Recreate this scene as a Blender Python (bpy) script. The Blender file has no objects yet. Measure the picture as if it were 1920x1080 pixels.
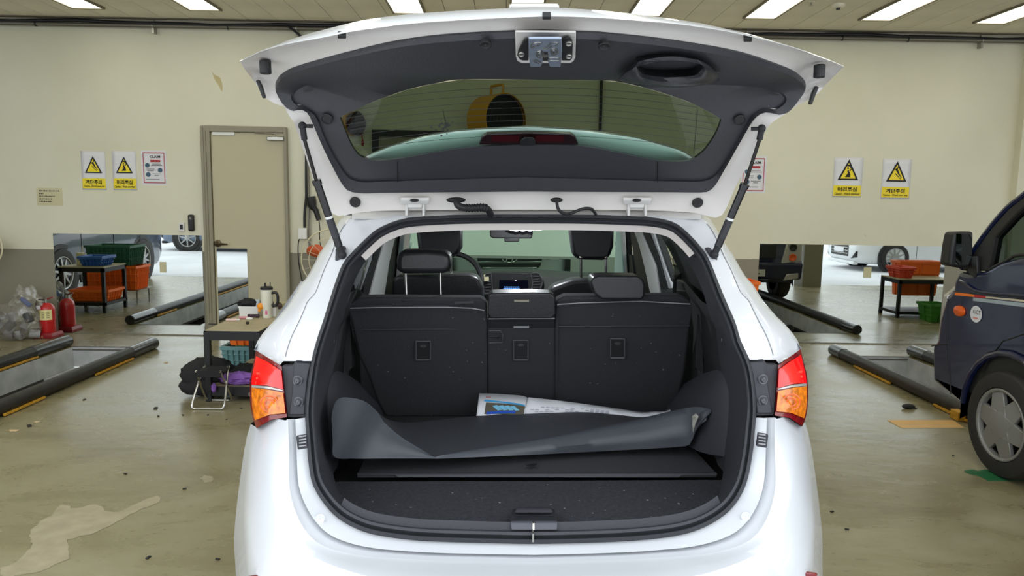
import bpy, bmesh, math, random
from mathutils import Vector as V, Matrix as MX
random.seed(7)
SC = bpy.context.scene
COL = SC.collection
PI = math.pi
# ------------------------------------------------------------------ camera
F = 1380.0
PITCH, YAW, ROLL = math.radians(7.1), math.radians(0.75), 0.0150
CAM_H = 1.6
cam_d = bpy.data.cameras.new('camera'); cam = bpy.data.objects.new('camera', cam_d); COL.objects.link(cam)
cam_d.sensor_width = 36.0; cam_d.lens = F/1920*36.0; cam_d.clip_start = 0.05; cam_d.clip_end = 300
RW = MX.Rotation(-YAW, 4, 'Z') @ MX.Rotation(PI/2-PITCH, 4, 'X') @ MX.Rotation(ROLL, 4, 'Z')
cam.matrix_world = MX.Translation((0, 0, CAM_H)) @ RW
SC.camera = cam
# ------------------------------------------------------------------ light
SC.view_settings.view_transform = 'Standard'
SC.view_settings.look = 'None'
SC.view_settings.gamma = 1.0
SC.view_settings.use_curve_mapping = False
SC.view_settings.exposure = 0.0
w = bpy.data.worlds.new('sky'); SC.world = w; w.use_nodes = True
nt = w.node_tree; nt.nodes.clear()
out = nt.nodes.new('ShaderNodeOutputWorld'); bg = nt.nodes.new('ShaderNodeBackground')
tc = nt.nodes.new('ShaderNodeTexCoord'); sep = nt.nodes.new('ShaderNodeSeparateXYZ')
rmp = nt.nodes.new('ShaderNodeValToRGB')
rmp.color_ramp.elements[0].position = 0.0; rmp.color_ramp.elements[0].color = (0.93, 0.965, 1.0, 1)
rmp.color_ramp.elements[1].position = 0.8; rmp.color_ramp.elements[1].color = (0.86, 0.93, 1.0, 1)
nt.links.new(tc.outputs['Generated'], sep.inputs[0]); nt.links.new(sep.outputs['Z'], rmp.inputs[0])
nt.links.new(rmp.outputs[0], bg.inputs[0]); nt.links.new(bg.outputs[0], out.inputs[0])
bg.inputs[1].default_value = 2.4
LAMP_POWER = 4.2          # emission strength of the ceiling panels

# ------------------------------------------------------------------ helpers
def lin(c):
    def f(u):
        u /= 255.0
        return u/12.92 if u <= 0.04045 else ((u+0.055)/1.055)**2.4
    return (f(c[0]), f(c[1]), f(c[2]), 1.0)

def mat(name, col, rough=0.5, metal=0.0, coat=0.0, spec=0.5, noise=0.0, nscale=8.0, bump=0.0, bscale=60.0, emis=None, estr=0.0):
    m = bpy.data.materials.new(name); m.use_nodes = True
    n = m.node_tree.nodes; l = m.node_tree.links; b = n['Principled BSDF']
    c = lin(col)
    b.inputs['Base Color'].default_value = c
    b.inputs['Roughness'].default_value = rough; b.inputs['Metallic'].default_value = metal
    b.inputs['Coat Weight'].default_value = coat; b.inputs['Coat Roughness'].default_value = 0.04
    b.inputs['Specular IOR Level'].default_value = spec
    if noise or bump:
        t = n.new('ShaderNodeTexCoord')
    if noise:
        nz = n.new('ShaderNodeTexNoise'); nz.inputs['Scale'].default_value = nscale; nz.inputs['Detail'].default_value = 5
        r = n.new('ShaderNodeValToRGB')
        r.color_ramp.elements[0].position = 0.3; r.color_ramp.elements[1].position = 0.7
        r.color_ramp.elements[0].color = tuple(max(0, x*(1-noise)) for x in c[:3])+(1,)
        r.color_ramp.elements[1].color = tuple(min(1, x*(1+noise)) for x in c[:3])+(1,)
        l.new(t.outputs['Object'], nz.inputs['Vector']); l.new(nz.outputs['Fac'], r.inputs[0]); l.new(r.outputs[0], b.inputs['Base Color'])
    if bump:
        nb = n.new('ShaderNodeTexNoise'); nb.inputs['Scale'].default_value = bscale; nb.inputs['Detail'].default_value = 3
        bp = n.new('ShaderNodeBump'); bp.inputs['Strength'].default_value = bump; bp.inputs['Distance'].default_value = 0.01
        l.new(t.outputs['Object'], nb.inputs['Vector']); l.new(nb.outputs['Fac'], bp.inputs['Height']); l.new(bp.outputs[0], b.inputs['Normal'])
    if emis:
        b.inputs['Emission Color'].default_value = lin(emis); b.inputs['Emission Strength'].default_value = estr
    return m

def thin_glass(name, tint, refl=0.08, rough=0.0):
    """thin pane: coloured transparency with a mirror-like coat that grows at grazing angles"""
    m = bpy.data.materials.new(name); m.use_nodes = True
    n = m.node_tree.nodes; l = m.node_tree.links; n.clear()
    o = n.new('ShaderNodeOutputMaterial'); t = n.new('ShaderNodeBsdfTransparent'); g = n.new('ShaderNodeBsdfGlossy')
    mx = n.new('ShaderNodeMixShader'); lay = n.new('ShaderNodeLayerWeight'); lay.inputs[0].default_value = 0.5
    pw_ = n.new('ShaderNodeMath'); pw_.operation = 'POWER'; pw_.inputs[1].default_value = 5.0; l.new(lay.outputs['Facing'], pw_.inputs[0])
    lw = n.new('ShaderNodeMath'); lw.operation = 'MULTIPLY_ADD'; lw.inputs[1].default_value = 0.6; lw.inputs[2].default_value = refl; l.new(pw_.outputs[0], lw.inputs[0])
    t.inputs[0].default_value = tint+(1,); g.inputs['Roughness'].default_value = rough
    l.new(lw.outputs[0], mx.inputs[0]); l.new(t.outputs[0], mx.inputs[1]); l.new(g.outputs[0], mx.inputs[2]); l.new(mx.outputs[0], o.inputs[0])
    return m

def ray(px, py):
    d = RW.to_3x3() @ V(((px-960)/F, -(py-540)/F, -1.0))
    return V((0, 0, CAM_H)), d
def pY(px, py, Y):
    o, d = ray(px, py); return o + d*((Y-o.y)/d.y)
def pZ(px, py, z=0.0):
    o, d = ray(px, py); return o + d*((z-o.z)/d.z)
def pX(px, py, X):
    o, d = ray(px, py); return o + d*((X-o.x)/d.x)
# frame of the white car: level in the picture, standing a hair askew on the sloped floor
CP = V((0.081, 4.0, 0.0)); CANG = -ROLL
CM = MX.Translation(CP) @ MX.Rotation(CANG, 4, 'Y') @ MX.Translation(-CP); CMI = CM.inverted()
def cray(px, py):
    o, d = ray(px, py); return CMI @ o, CMI.to_3x3() @ d
def cY(px, py, Y):
    o, d = cray(px, py); return o + d*((Y-o.y)/d.y)
def cX(px, py, X):
    o, d = cray(px, py); return o + d*((X-o.x)/d.x)
def cZ(px, py, z):
    o, d = cray(px, py); return o + d*((z-o.z)/d.z)
def interp(tab, x):
    if x <= tab[0][0]: return tab[0][1]
    for (a, b), (c, d) in zip(tab, tab[1:]):
        if x <= c: return b + (d-b)*(x-a)/(c-a)
    return tab[-1][1]
XC = 0.105      # centre plane of the car in its own frame
def mirx(pts, xc=XC): return [V((2*xc-p.x, p.y, p.z)) for p in pts]

def res(pts, n, closed=False, smooth=True):
    """resample a polyline (Catmull-Rom when smooth) to n points evenly by length"""
    pts = [V(p) for p in pts]
    if smooth and len(pts) > 2:
        m = len(pts); dense = []
        for i in range(m if closed else m-1):
            if closed: p0, p1, p2, p3 = pts[i-1], pts[i], pts[(i+1) % m], pts[(i+2) % m]
            else: p0, p1, p2, p3 = pts[max(i-1, 0)], pts[i], pts[i+1], pts[min(i+2, m-1)]
            for k in range(8):
                t = k/8.0
                dense.append(0.5*((2*p1)+(p2-p0)*t+(2*p0-5*p1+4*p2-p3)*t*t+(3*p1-p0-3*p2+p3)*t**3))
        if not closed: dense.append(pts[-1])
    else: dense = pts[:]
    if closed: dense.append(dense[0])
    L = [0.0]
    for a, b in zip(dense, dense[1:]): L.append(L[-1]+(b-a).length)
    outp = []; j = 0
    cnt = n if closed else n-1
    for i in range(n):
        s = L[-1]*i/cnt
        while j < len(L)-2 and L[j+1] < s: j += 1
        seg = L[j+1]-L[j]
        outp.append(dense[j].lerp(dense[j+1], 0 if seg == 0 else min(1, (s-L[j])/seg)))
    return outp

def total_loc(o):
    p = V((0, 0, 0))
    while o is not None: p = p + V(o.location); o = o.parent
    return p

class MB:
    def __init__(s): s.v = []; s.f = []
    def add(s, vs, fs):
        k = len(s.v); s.v += [V(p) for p in vs]; s.f += [tuple(i+k for i in q) for q in fs]; return s
    def box(s, c, d, rot=None):
        c = V(c); x, y, z = d[0]/2, d[1]/2, d[2]/2
        P = [V((sx*x, sy*y, sz*z)) for sz in (-1, 1) for sy in (-1, 1) for sx in (-1, 1)]
        if rot is not None: P = [rot @ p for p in P]
        return s.add([c+p for p in P], [(0, 2, 3, 1), (4, 5, 7, 6), (0, 1, 5, 4), (2, 6, 7, 3), (0, 4, 6, 2), (1, 3, 7, 5)])
    def bx(s, x0, x1, y0, y1, z0, z1): return s.box(((x0+x1)/2, (y0+y1)/2, (z0+z1)/2), (abs(x1-x0), abs(y1-y0), abs(z1-z0)))
    def loft(s, curves, closed=False, cyc=False):
        n = len(curves[0]); vs = [p for c in curves for p in c]; fs = []
        m = len(curves)
        for i in range(m if cyc else m-1):
            for j in range(n if closed else n-1):
                a, b = i*n+j, i*n+(j+1) % n; c, d = ((i+1) % m)*n+(j+1) % n, ((i+1) % m)*n+j
                fs.append((a, b, c, d))
        return s.add(vs, fs)
    def cap(s, pts): return s.add(pts, [tuple(range(len(pts)))])
    def prism(s, poly, d):
        n = len(poly); d = V(d); poly = [V(p) for p in poly]
        s.add(poly+[p+d for p in poly], [tuple(range(n-1, -1, -1)), tuple(range(n, 2*n))]+[(i, (i+1) % n, n+(i+1) % n, n+i) for i in range(n)]); return s
    def cyl(s, p0, p1, r, r1=None, n=16, caps=True):
        r1 = r if r1 is None else r1; p0 = V(p0); p1 = V(p1); a = (p1-p0).normalized()
        u = a.orthogonal().normalized(); w_ = a.cross(u)
        A = [p0+(u*math.cos(2*PI*i/n)+w_*math.sin(2*PI*i/n))*r for i in range(n)]
        B = [p1+(u*math.cos(2*PI*i/n)+w_*math.sin(2*PI*i/n))*r1 for i in range(n)]
        fs = [(i, (i+1) % n, n+(i+1) % n, n+i) for i in range(n)]
        if caps: fs += [tuple(range(n-1, -1, -1)), tuple(range(n, 2*n))]
        return s.add(A+B, fs)
    def tube(s, pts, r, n=8, closed=False, caps=True):
        pts = [V(p) for p in pts]; m = len(pts); rings = []; u = None
        for i in range(m):
            if closed: t = pts[(i+1) % m]-pts[i-1]
            else: t = pts[min(i+1, m-1)]-pts[max(i-1, 0)]
            t = t.normalized() if t.length > 1e-9 else V((0, 0, 1))
            u = t.orthogonal() if u is None else (u-t*u.dot(t))
            if u.length < 1e-6: u = t.orthogonal()
            u = u.normalized(); w_ = t.cross(u)
            rr = r[i] if isinstance(r, (list, tuple)) else r
            rings.append([pts[i]+(u*math.cos(2*PI*k/n)+w_*math.sin(2*PI*k/n))*rr for k in range(n)])
        s.loft(rings, closed=True, cyc=closed)
        if not closed and caps: s.cap(rings[0][::-1]); s.cap(rings[-1])
        return s
    def lathe(s, c, axis, prof, n=24):
        """prof: list of (distance along axis, radius)"""
        c = V(c); a = V(axis).normalized(); u = a.orthogonal().normalized(); w_ = a.cross(u)
        rings = [[c+a*h+(u*math.cos(2*PI*k/n)+w_*math.sin(2*PI*k/n))*max(r, 1e-4) for k in range(n)] for h, r in prof]
        s.loft(rings, closed=True); return s
    def ball(s, c, r, n=12, m=8):
        c = V(c); rx, ry, rz = r if isinstance(r, (tuple, list)) else (r, r, r)
        rings = [[c+V((rx*math.sin(PI*i/m)*math.cos(2*PI*k/n), ry*math.sin(PI*i/m)*math.sin(2*PI*k/n), rz*math.cos(PI*i/m))) for k in range(n)] for i in range(m+1)]
        return s.loft(rings, closed=True)
    def build(s, name, m, parent=None, smooth=35, bevel=0.0, bseg=2, solid=0.0, sub=0, flip=False, merge=True, label=None, kind=None, off=-1.0):
        me = bpy.data.meshes.new(name)
        p = total_loc(parent) if parent is not None else V((0, 0, 0))
        me.from_pydata([tuple(q-p) for q in s.v], [], s.f); me.update()
        bm = bmesh.new(); bm.from_mesh(me)
        if merge: bmesh.ops.remove_doubles(bm, verts=bm.verts, dist=1e-5)
        bmesh.ops.dissolve_degenerate(bm, edges=bm.edges, dist=1e-6)
        bmesh.ops.recalc_face_normals(bm, faces=bm.faces)
        if flip: bmesh.ops.reverse_faces(bm, faces=bm.faces)
        bm.to_mesh(me); bm.free()
        if smooth:
            for q in me.polygons: q.use_smooth = True
            me.set_sharp_from_angle(angle=math.radians(smooth))
        ms = m if isinstance(m, (list, tuple)) else [m]
        for k in ms: me.materials.append(k)
        o = bpy.data.objects.new(name, me); COL.objects.link(o)
        if parent is not None: o.parent = parent
        if solid:
            q = o.modifiers.new('solid', 'SOLIDIFY'); q.thickness = solid; q.offset = off
        if bevel:
            q = o.modifiers.new('bevel', 'BEVEL'); q.width = bevel; q.segments = bseg; q.limit_method = 'ANGLE'; q.angle_limit = math.radians(40)
        if sub:
            q = o.modifiers.new('sub', 'SUBSURF'); q.levels = sub; q.render_levels = sub
        if label: o['label'] = label
        if kind: o['kind'] = kind
        return o

def tag(o, label, cat, group=None):
    o['label'] = label; o['category'] = cat
    if group: o['group'] = group
    return o
def thing(name, label, cat, loc=(0, 0, 0), group=None):
    o = bpy.data.objects.new(name, None); o.empty_display_size = 0.1; COL.objects.link(o); o.location = loc
    return tag(o, label, cat, group)
def struct(o): o['kind'] = 'structure'; return o
def copy_tree(o, parent=None):
    c = o.copy(); COL.objects.link(c); c.parent = parent if parent is not None else o.parent
    for ch in list(o.children): copy_tree(ch, c)
    return c
FONT_CACHE = {}
def text(body, height, origin, xdir, updir, m, name='lettering', parent=None, width=None, bold=0.0, align='CENTER', lift=0.0015):
    """flat lettering as mesh; origin = middle of its baseline (or left end)"""
    key = (body, align, bold)
    if key not in FONT_CACHE:
        cu = bpy.data.curves.new('t', 'FONT'); cu.body = body; cu.align_x = align; cu.size = 1.0; cu.offset = bold; cu.resolution_u = 2
        to = bpy.data.objects.new('t', cu); COL.objects.link(to)
        dg = bpy.context.evaluated_depsgraph_get()
        me = bpy.data.meshes.new_from_object(to.evaluated_get(dg)); bpy.data.objects.remove(to)
        FONT_CACHE[key] = ([tuple(v.co) for v in me.vertices], [tuple(q.vertices) for q in me.polygons])
    vs, fs = FONT_CACHE[key]
    if not vs: return None
    x = V(xdir).normalized(); u = V(updir).normalized(); nrm = x.cross(u)
    ys = [p[1] for p in vs]; xs = [p[0] for p in vs]
    sy = height/(max(ys)-min(ys)); sx = sy if width is None else width/(max(xs)-min(xs))
    mb = MB().add([V(origin)+x*(p[0]*sx)+u*((p[1]-min(ys))*sy)+nrm*lift for p in vs], fs)
    return mb if m is None else mb.build(name, m, parent, smooth=0, merge=False)
# ------------------------------------------------------------------ materials of the place
WY, CZ, EDGE = 8.15, 3.40, 2.3       # wall plane, ceiling height, bay opening
def wall_mat():
    m = mat('wall_paint', (214, 209, 182), rough=0.6)
    n = m.node_tree.nodes; l = m.node_tree.links; b = n['Principled BSDF']
    g = n.new('ShaderNodeNewGeometry'); s = n.new('ShaderNodeSeparateXYZ'); l.new(g.outputs['Position'], s.inputs[0])
    gt = n.new('ShaderNodeMath'); gt.operation = 'GREATER_THAN'; gt.inputs[1].default_value = 0.945; l.new(s.outputs['Z'], gt.inputs[0])
    mx = n.new('ShaderNodeMix'); mx.data_type = 'RGBA'
    l.new(gt.outputs[0], mx.inputs[0]); mx.inputs[6].default_value = lin((138, 134, 116)); 
    nz = n.new('ShaderNodeTexNoise'); nz.inputs['Scale'].default_value = 0.9; nz.inputs['Detail'].default_value = 6
    r = n.new('ShaderNodeValToRGB'); r.color_ramp.elements[0].position = 0.3; r.color_ramp.elements[1].position = 0.7
    r.color_ramp.elements[0].color = lin((212, 209, 184)); r.color_ramp.elements[1].color = lin((224, 221, 199))
    l.new(g.outputs['Position'], nz.inputs['Vector']); l.new(nz.outputs['Fac'], r.inputs[0])
    # scuffs in a belt above the grey paint
    n2 = n.new('ShaderNodeTexNoise'); n2.inputs['Scale'].default_value = 9; n2.inputs['Detail'].default_value = 8; n2.inputs['Roughness'].default_value = 0.7
    l.new(g.outputs['Position'], n2.inputs['Vector'])
    r2 = n.new('ShaderNodeValToRGB'); r2.color_ramp.elements[0].position = 0.66; r2.color_ramp.elements[1].position = 0.74
    l.new(n2.outputs['Fac'], r2.inputs[0])
    belt = n.new('ShaderNodeMapRange'); belt.inputs[1].default_value = 0.22; belt.inputs[2].default_value = 0.0; belt.inputs[3].default_value = 0; belt.inputs[4].default_value = 0.45
    ab = n.new('ShaderNodeMath'); ab.operation = 'SUBTRACT'; ab.inputs[1].default_value = 1.2; l.new(s.outputs['Z'], ab.inputs[0])
    ab2 = n.new('ShaderNodeMath'); ab2.operation = 'ABSOLUTE'; l.new(ab.outputs[0], ab2.inputs[0]); l.new(ab2.outputs[0], belt.inputs[0])
    mu = n.new('ShaderNodeMath'); mu.operation = 'MULTIPLY'; l.new(r2.outputs[0], mu.inputs[0]); l.new(belt.outputs[0], mu.inputs[1])
    mx2 = n.new('ShaderNodeMix'); mx2.data_type = 'RGBA'; l.new(mu.outputs[0], mx2.inputs[0]); l.new(r.outputs[0], mx2.inputs[6]); mx2.inputs[7].default_value = lin((120, 116, 104))
    l.new(mx2.outputs[2], mx.inputs[7]); l.new(mx.outputs[2], b.inputs['Base Color'])
    return m
def floor_mat():
    m = mat('floor_epoxy', (150, 143, 118), rough=0.36)
    n = m.node_tree.nodes; l = m.node_tree.links; b = n['Principled BSDF']
    g = n.new('ShaderNodeNewGeometry')
    mp = n.new('ShaderNodeMapping'); mp.inputs['Scale'].default_value = (1.0, 1.6, 1); mp.inputs['Rotation'].default_value = (0, 0, 0.5)
    l.new(g.outputs['Position'], mp.inputs[0])
    a = n.new('ShaderNodeTexNoise'); a.inputs['Scale'].default_value = 1.1; a.inputs['Detail'].default_value = 7; a.inputs['Roughness'].default_value = 0.62; a.inputs['Distortion'].default_value = 0.6
    l.new(mp.outputs[0], a.inputs['Vector'])
    r = n.new('ShaderNodeValToRGB'); e = r.color_ramp.elements
    e[0].position = 0.28; e[0].color = lin((112, 104, 74)); e[1].position = 0.72; e[1].color = lin((154, 147, 120))
    k = e.new(0.5); k.color = lin((135, 127, 96))
    l.new(a.outputs['Fac'], r.inputs[0])
    c = n.new('ShaderNodeTexNoise'); c.inputs['Scale'].default_value = 14; c.inputs['Detail'].default_value = 6; l.new(mp.outputs[0], c.inputs['Vector'])
    r2 = n.new('ShaderNodeValToRGB'); r2.color_ramp.elements[0].position = 0.30; r2.color_ramp.elements[0].color = (1, 1, 1, 1); r2.color_ramp.elements[1].position = 0.38; r2.color_ramp.elements[1].color = (0, 0, 0, 1)
    l.new(c.outputs['Fac'], r2.inputs[0])
    sc = n.new('ShaderNodeMath'); sc.operation = 'MULTIPLY'; sc.inputs[1].default_value = 0.35; l.new(r2.outputs[0], sc.inputs[0])
    mx = n.new('ShaderNodeMix'); mx.data_type = 'RGBA'; l.new(sc.outputs[0], mx.inputs[0]); l.new(r.outputs[0], mx.inputs[6]); mx.inputs[7].default_value = lin((84, 78, 62))
    l.new(mx.outputs[2], b.inputs['Base Color'])
    rr = n.new('ShaderNodeMapRange'); rr.inputs[3].default_value = 0.14; rr.inputs[4].default_value = 0.42; l.new(a.outputs['Fac'], rr.inputs[0]); l.new(rr.outputs[0], b.inputs['Roughness'])
    bp = n.new('ShaderNodeBump'); bp.inputs['Strength'].default_value = 0.16; bp.inputs['Distance'].default_value = 0.02
    d2 = n.new('ShaderNodeTexNoise'); d2.inputs['Scale'].default_value = 5; d2.inputs['Detail'].default_value = 6; l.new(mp.outputs[0], d2.inputs['Vector'])
    l.new(d2.outputs['Fac'], bp.inputs['Height']); l.new(bp.outputs[0], b.inputs['Normal'])
    return m
M = {}
M['wall'] = wall_mat(); M['floor'] = floor_mat()
M['ceil'] = mat('ceiling_board', (236, 230, 208), rough=0.8, noise=0.05, nscale=3)
M['cornice'] = mat('cornice', (182, 174, 152), rough=0.7)
M['lamp'] = mat('lamp_panel', (255, 255, 245), emis=(255, 252, 232), estr=LAMP_POWER)
M['lampframe'] = mat('lamp_frame', (120, 112, 92), rough=0.5)
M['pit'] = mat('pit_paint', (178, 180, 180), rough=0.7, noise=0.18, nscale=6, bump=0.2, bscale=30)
M['pitdark'] = mat('pit_shade', (58, 56, 52), rough=0.8)  # dark colour stands in for the shade deep in the pit
M['rail'] = mat('rail_steel', (32, 31, 29), rough=0.5, metal=0.0, noise=0.35, nscale=14, coat=0.08)
M['yellow'] = mat('yellow_paint', (196, 146, 40), rough=0.5, noise=0.25, nscale=20)
M['black'] = mat('black_plastic', (26, 26, 27), rough=0.5)
M['blackmetal'] = mat('black_metal', (15, 15, 18), rough=0.45)
M['steel'] = mat('steel', (170, 168, 160), rough=0.3, metal=0.9)
M['pipe'] = mat('grey_pipe', (120, 116, 104), rough=0.4, metal=0.5)
M['door'] = mat('door_paint', (186, 178, 147), rough=0.45)
M['frame'] = mat('door_frame_paint', (142, 136, 115), rough=0.45)
M['mirror'] = mat('mirror_silver', (222, 228, 224), rough=0.01, metal=1.0)
M['white'] = mat('white_plastic', (225, 225, 220), rough=0.45)
M['paper'] = mat('white_paper', (222, 222, 226), rough=0.7)
M['cream'] = mat('cream_paper', (205, 198, 160), rough=0.7)
M['signyel'] = mat('sign_yellow', (240, 216, 42), rough=0.6)
M['ink'] = mat('black_ink', (22, 22, 24), rough=0.7)
M['redink'] = mat('red_ink', (170, 40, 48), rough=0.6)
M['blueink'] = mat('blue_ink', (60, 90, 110), rough=0.6)
M['orange'] = mat('orange_plastic', (250, 118, 36), rough=0.45)
M['teal'] = mat('teal_plastic', (104, 148, 150), rough=0.45)
M['green'] = mat('dark_green_plastic', (40, 96, 74), rough=0.5)
M['lime'] = mat('leaf_green_plastic', (60, 130, 40), rough=0.5)
M['blue'] = mat('blue_plastic', (40, 92, 170), rough=0.45)
M['rubber'] = mat('rubber', (30, 30, 31), rough=0.62)
M['asphalt'] = mat('asphalt', (208, 208, 210), rough=0.85, noise=0.12, nscale=0.7)
M['red'] = mat('red_paint', (190, 22, 26), rough=0.3, coat=0.4)
M['darkred'] = mat('faded_red_paint', (140, 24, 34), rough=0.4)
M['cloth'] = mat('black_cloth', (28, 27, 28), rough=0.9, bump=0.3, bscale=120)
M['purple'] = mat('purple_cloth', (140, 96, 178), rough=0.85, bump=0.3, bscale=60)
M['wood'] = mat('board_top', (172, 160, 128), rough=0.5, noise=0.1, nscale=10)

# ------------------------------------------------------------------ structure
XL, XR = -11.5, 13.5
fx = [XL, -4.40, -3.65, 3.56, 4.23, XR]; fy = [EDGE, 2.9, 7.47, WY+0.2]
mb = MB()
for i in range(5):
    for j in range(3):
        if i in (1, 3) and j == 1: continue
        mb.add([(fx[i], fy[j], 0), (fx[i+1], fy[j], 0), (fx[i+1], fy[j+1], 0), (fx[i], fy[j+1], 0)], [(0, 1, 2, 3)])
floor = struct(mb.build('floor', M['floor'], smooth=0))
M['pitedge'] = mat('pit_edge_steel', (92, 88, 78), rough=.6)
for k, (a, b) in enumerate(((-4.40, -3.65), (3.56, 4.23))):
    y0, y1, d, st, hw = 2.9, 7.47, 1.1, 0.50, 0.21
    mb = MB(); c = [(a, y0), (b, y0), (b, y1), (a, y1)]
    for (p, q), (r, s) in zip(c, c[1:]+c[:1]): mb.add([(p, q, 0), (r, s, 0), (r, s, -hw), (p, q, -hw)], [(0, 1, 2, 3)])
    mb.build('pit_lining', M['pit'], floor, smooth=0)
    mb = MB(); e = .25; c = [(a-e, y0), (b+e, y0), (b+e, y1), (a-e, y1)]
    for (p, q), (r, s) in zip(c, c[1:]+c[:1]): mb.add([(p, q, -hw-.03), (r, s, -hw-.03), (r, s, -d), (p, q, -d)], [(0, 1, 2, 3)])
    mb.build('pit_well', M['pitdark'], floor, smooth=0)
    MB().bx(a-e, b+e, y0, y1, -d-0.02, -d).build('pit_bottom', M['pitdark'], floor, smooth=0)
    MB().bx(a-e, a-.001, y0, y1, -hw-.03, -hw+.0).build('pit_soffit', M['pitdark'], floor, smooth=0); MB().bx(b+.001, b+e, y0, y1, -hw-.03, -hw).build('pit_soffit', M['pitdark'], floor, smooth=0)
    MB().bx(a-e, b+e, y1-st, y1-0.001, -hw-.07, -hw-.002).build('pit_ledge', M['pit'], floor, smooth=0)
    MB().bx(a+.12, b-.05, y1-st-.16, y1-st, -hw-.35, -hw-.16).build('pit_step', M['pit'], floor, smooth=0)
    MB().bx(a-.012, b+.012, y1-.006, y1+.03, .0004, .0025).build('pit_edge', M['pitedge'], floor, smooth=0)
    MB().bx(a+.0, b-.0, y1-.008, y1-.002, -.035, -.02).build('pit_edge', M['pitedge'], floor, smooth=0)
# worn patches in the floor paint
M['worn'] = mat('worn_concrete', (160, 150, 124), rough=0.6, noise=0.12, nscale=12)
def floor_patch(pts, m, h=0.0012, name='worn_patch', sc=None, org=(0, 0)):
    P = [pZ(org[0]+x/sc, org[1]+y/sc, h) for x, y in pts] if sc else [pZ(x, y, h) for x, y in pts]
    P = res(P, len(P)*4, closed=True)
    rnd = random.Random(3); P = [p+V((rnd.uniform(-.012, .012), rnd.uniform(-.012, .012), 0)) for p in P]
    return MB().cap(P).build(name, m, floor, smooth=0)
floor_patch([(200, 790), (310, 700), (390, 625), (480, 650), (600, 630), (740, 675), (950, 580), (1000, 610), (760, 720), (640, 790), (440, 850), (430, 910), (410, 980), (200, 1060), (20, 1080), (0, 1020), (60, 1020), (150, 950), (200, 880)], M['worn'], sc=3.374, org=(0, 760))
floor_patch([(1265, 465), (1310, 442), (1350, 468), (1300, 488)], M['worn'], sc=3.374, org=(0, 760))
M['chip'] = mat('bare_chip', (205, 180, 140), rough=0.7)
floor_patch([(30, 160), (80, 152), (125, 155), (90, 165)], M['chip'], sc=3.374, org=(0, 760))
floor_patch([(205, 103), (240, 98), (250, 105), (220, 110)], M['chip'], sc=3.374, org=(0, 760))
floor_patch([(30, 165), (45, 152), (60, 160), (45, 168)], M['chip'], sc=4.0, org=(300, 640))

wall_back = struct(MB().bx(XL, XR, WY, WY+0.2, 0, CZ+0.3).build('wall_back', M['wall'], smooth=0))
struct(MB().bx(XL-0.2, XL, EDGE, WY, 0, CZ+0.3).build('wall_left', M['wall'], smooth=0))
struct(MB().bx(XR, XR+0.2, EDGE, WY, 0, CZ+0.3).build('wall_right', M['wall'], smooth=0))
px_ = pY(1907, 300, WY-0.06).x
struct(MB().bx(px_, px_+0.5, WY-0.1, WY, 0, CZ).build('trim_1', M['wall'], smooth=0))
struct(MB().bx(5.6, 5.95, EDGE, EDGE+0.4, 0, CZ).build('trim_2', M['wall'], smooth=0))
struct(MB().bx(-9.6, -9.3, EDGE, EDGE+0.4, 0, CZ).build('trim_3', M['wall'], smooth=0))
struct(MB().bx(XL, XR, EDGE-0.05, EDGE+0.25, CZ, 5.2).build('trim_4', M['cornice'], smooth=0))
ceiling = struct(MB().bx(XL, XR, EDGE, WY, CZ+0.02, CZ+0.3).build('ceiling', M['lampframe'], smooth=0))
pw = 0.3; first = None
zc = CZ
for i in range(-20, 23):
    x = i*pw
    if first is None:
        first = MB().bx(x+0.003, x+pw-0.003, EDGE+0.3, WY-0.12, zc, zc+0.02).build('panel', M['ceil'], ceiling, smooth=0); x_first = x
    else:
        o = first.copy(); COL.objects.link(o); o.location.x = x-x_first
MB().bx(XL, -20*pw, EDGE+0.3, WY-0.12, zc, zc+0.02).build('panel', M['ceil'], ceiling, smooth=0)
MB().bx(23*pw, XR, EDGE+0.3, WY-0.12, zc, zc+0.02).build('panel', M['ceil'], ceiling, smooth=0)
struct(MB().bx(XL, px_, WY-0.03, WY, zc-0.055, zc+0.02).build('trim_5', M['cornice'], smooth=0))
struct(MB().bx(XL, px_, WY-0.11, WY-0.06, zc-0.008, zc+0.02).build('trim_6', M['lampframe'], smooth=0))

# ceiling lamps
lamps = [((140, 14.6), (188, 14.6), 'leftmost, at the top left corner'), ((362, 18), (407, 18), 'second from the left, above the door'), ((743, 23.7), (792, 23.7), 'over the left part of the raised tailgate'),
         ((963, 20), (1012, 20), 'mostly hidden behind the middle of the raised tailgate'), ((1185, 27.5), (1231, 29), 'over the right part of the raised tailgate'), ((1401, 33.4), (1447, 33.4), 'just right of the raised tailgate'),
         ((1619, 36.7), (1663, 37.3), 'second from the right, beside the smoke detector'), ((1833, 42.7), (1878, 42.7), 'rightmost, at the top right corner')]
lproto = None
def lamp_at(x0, x1, y1, label):
    global lproto
    xm = (x0+x1)/2
    if lproto is None:
        lproto = thing('ceiling_light', label, 'ceiling light', (xm, y1, CZ), 'fluorescent ceiling lights')
        MB().bx(xm-0.145, xm+0.145, y1-1.22, y1, CZ-0.012, CZ-0.004).build('diffuser', M['lamp'], lproto, smooth=0)
        f = MB(); a, b = xm-0.165, xm+0.165
        for q in ((a, xm-0.145, y1-1.24, y1+0.02), (xm+0.145, b, y1-1.24, y1+0.02), (xm-0.145, xm+0.145, y1, y1+0.02), (xm-0.145, xm+0.145, y1-1.24, y1-1.22)): f.bx(*q, CZ-0.02, CZ)
        f.build('frame', M['lampframe'], lproto, smooth=0)
        return lproto
    c = copy_tree(lproto); c.location = (xm, y1, CZ); c['label'] = label; return c
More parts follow.
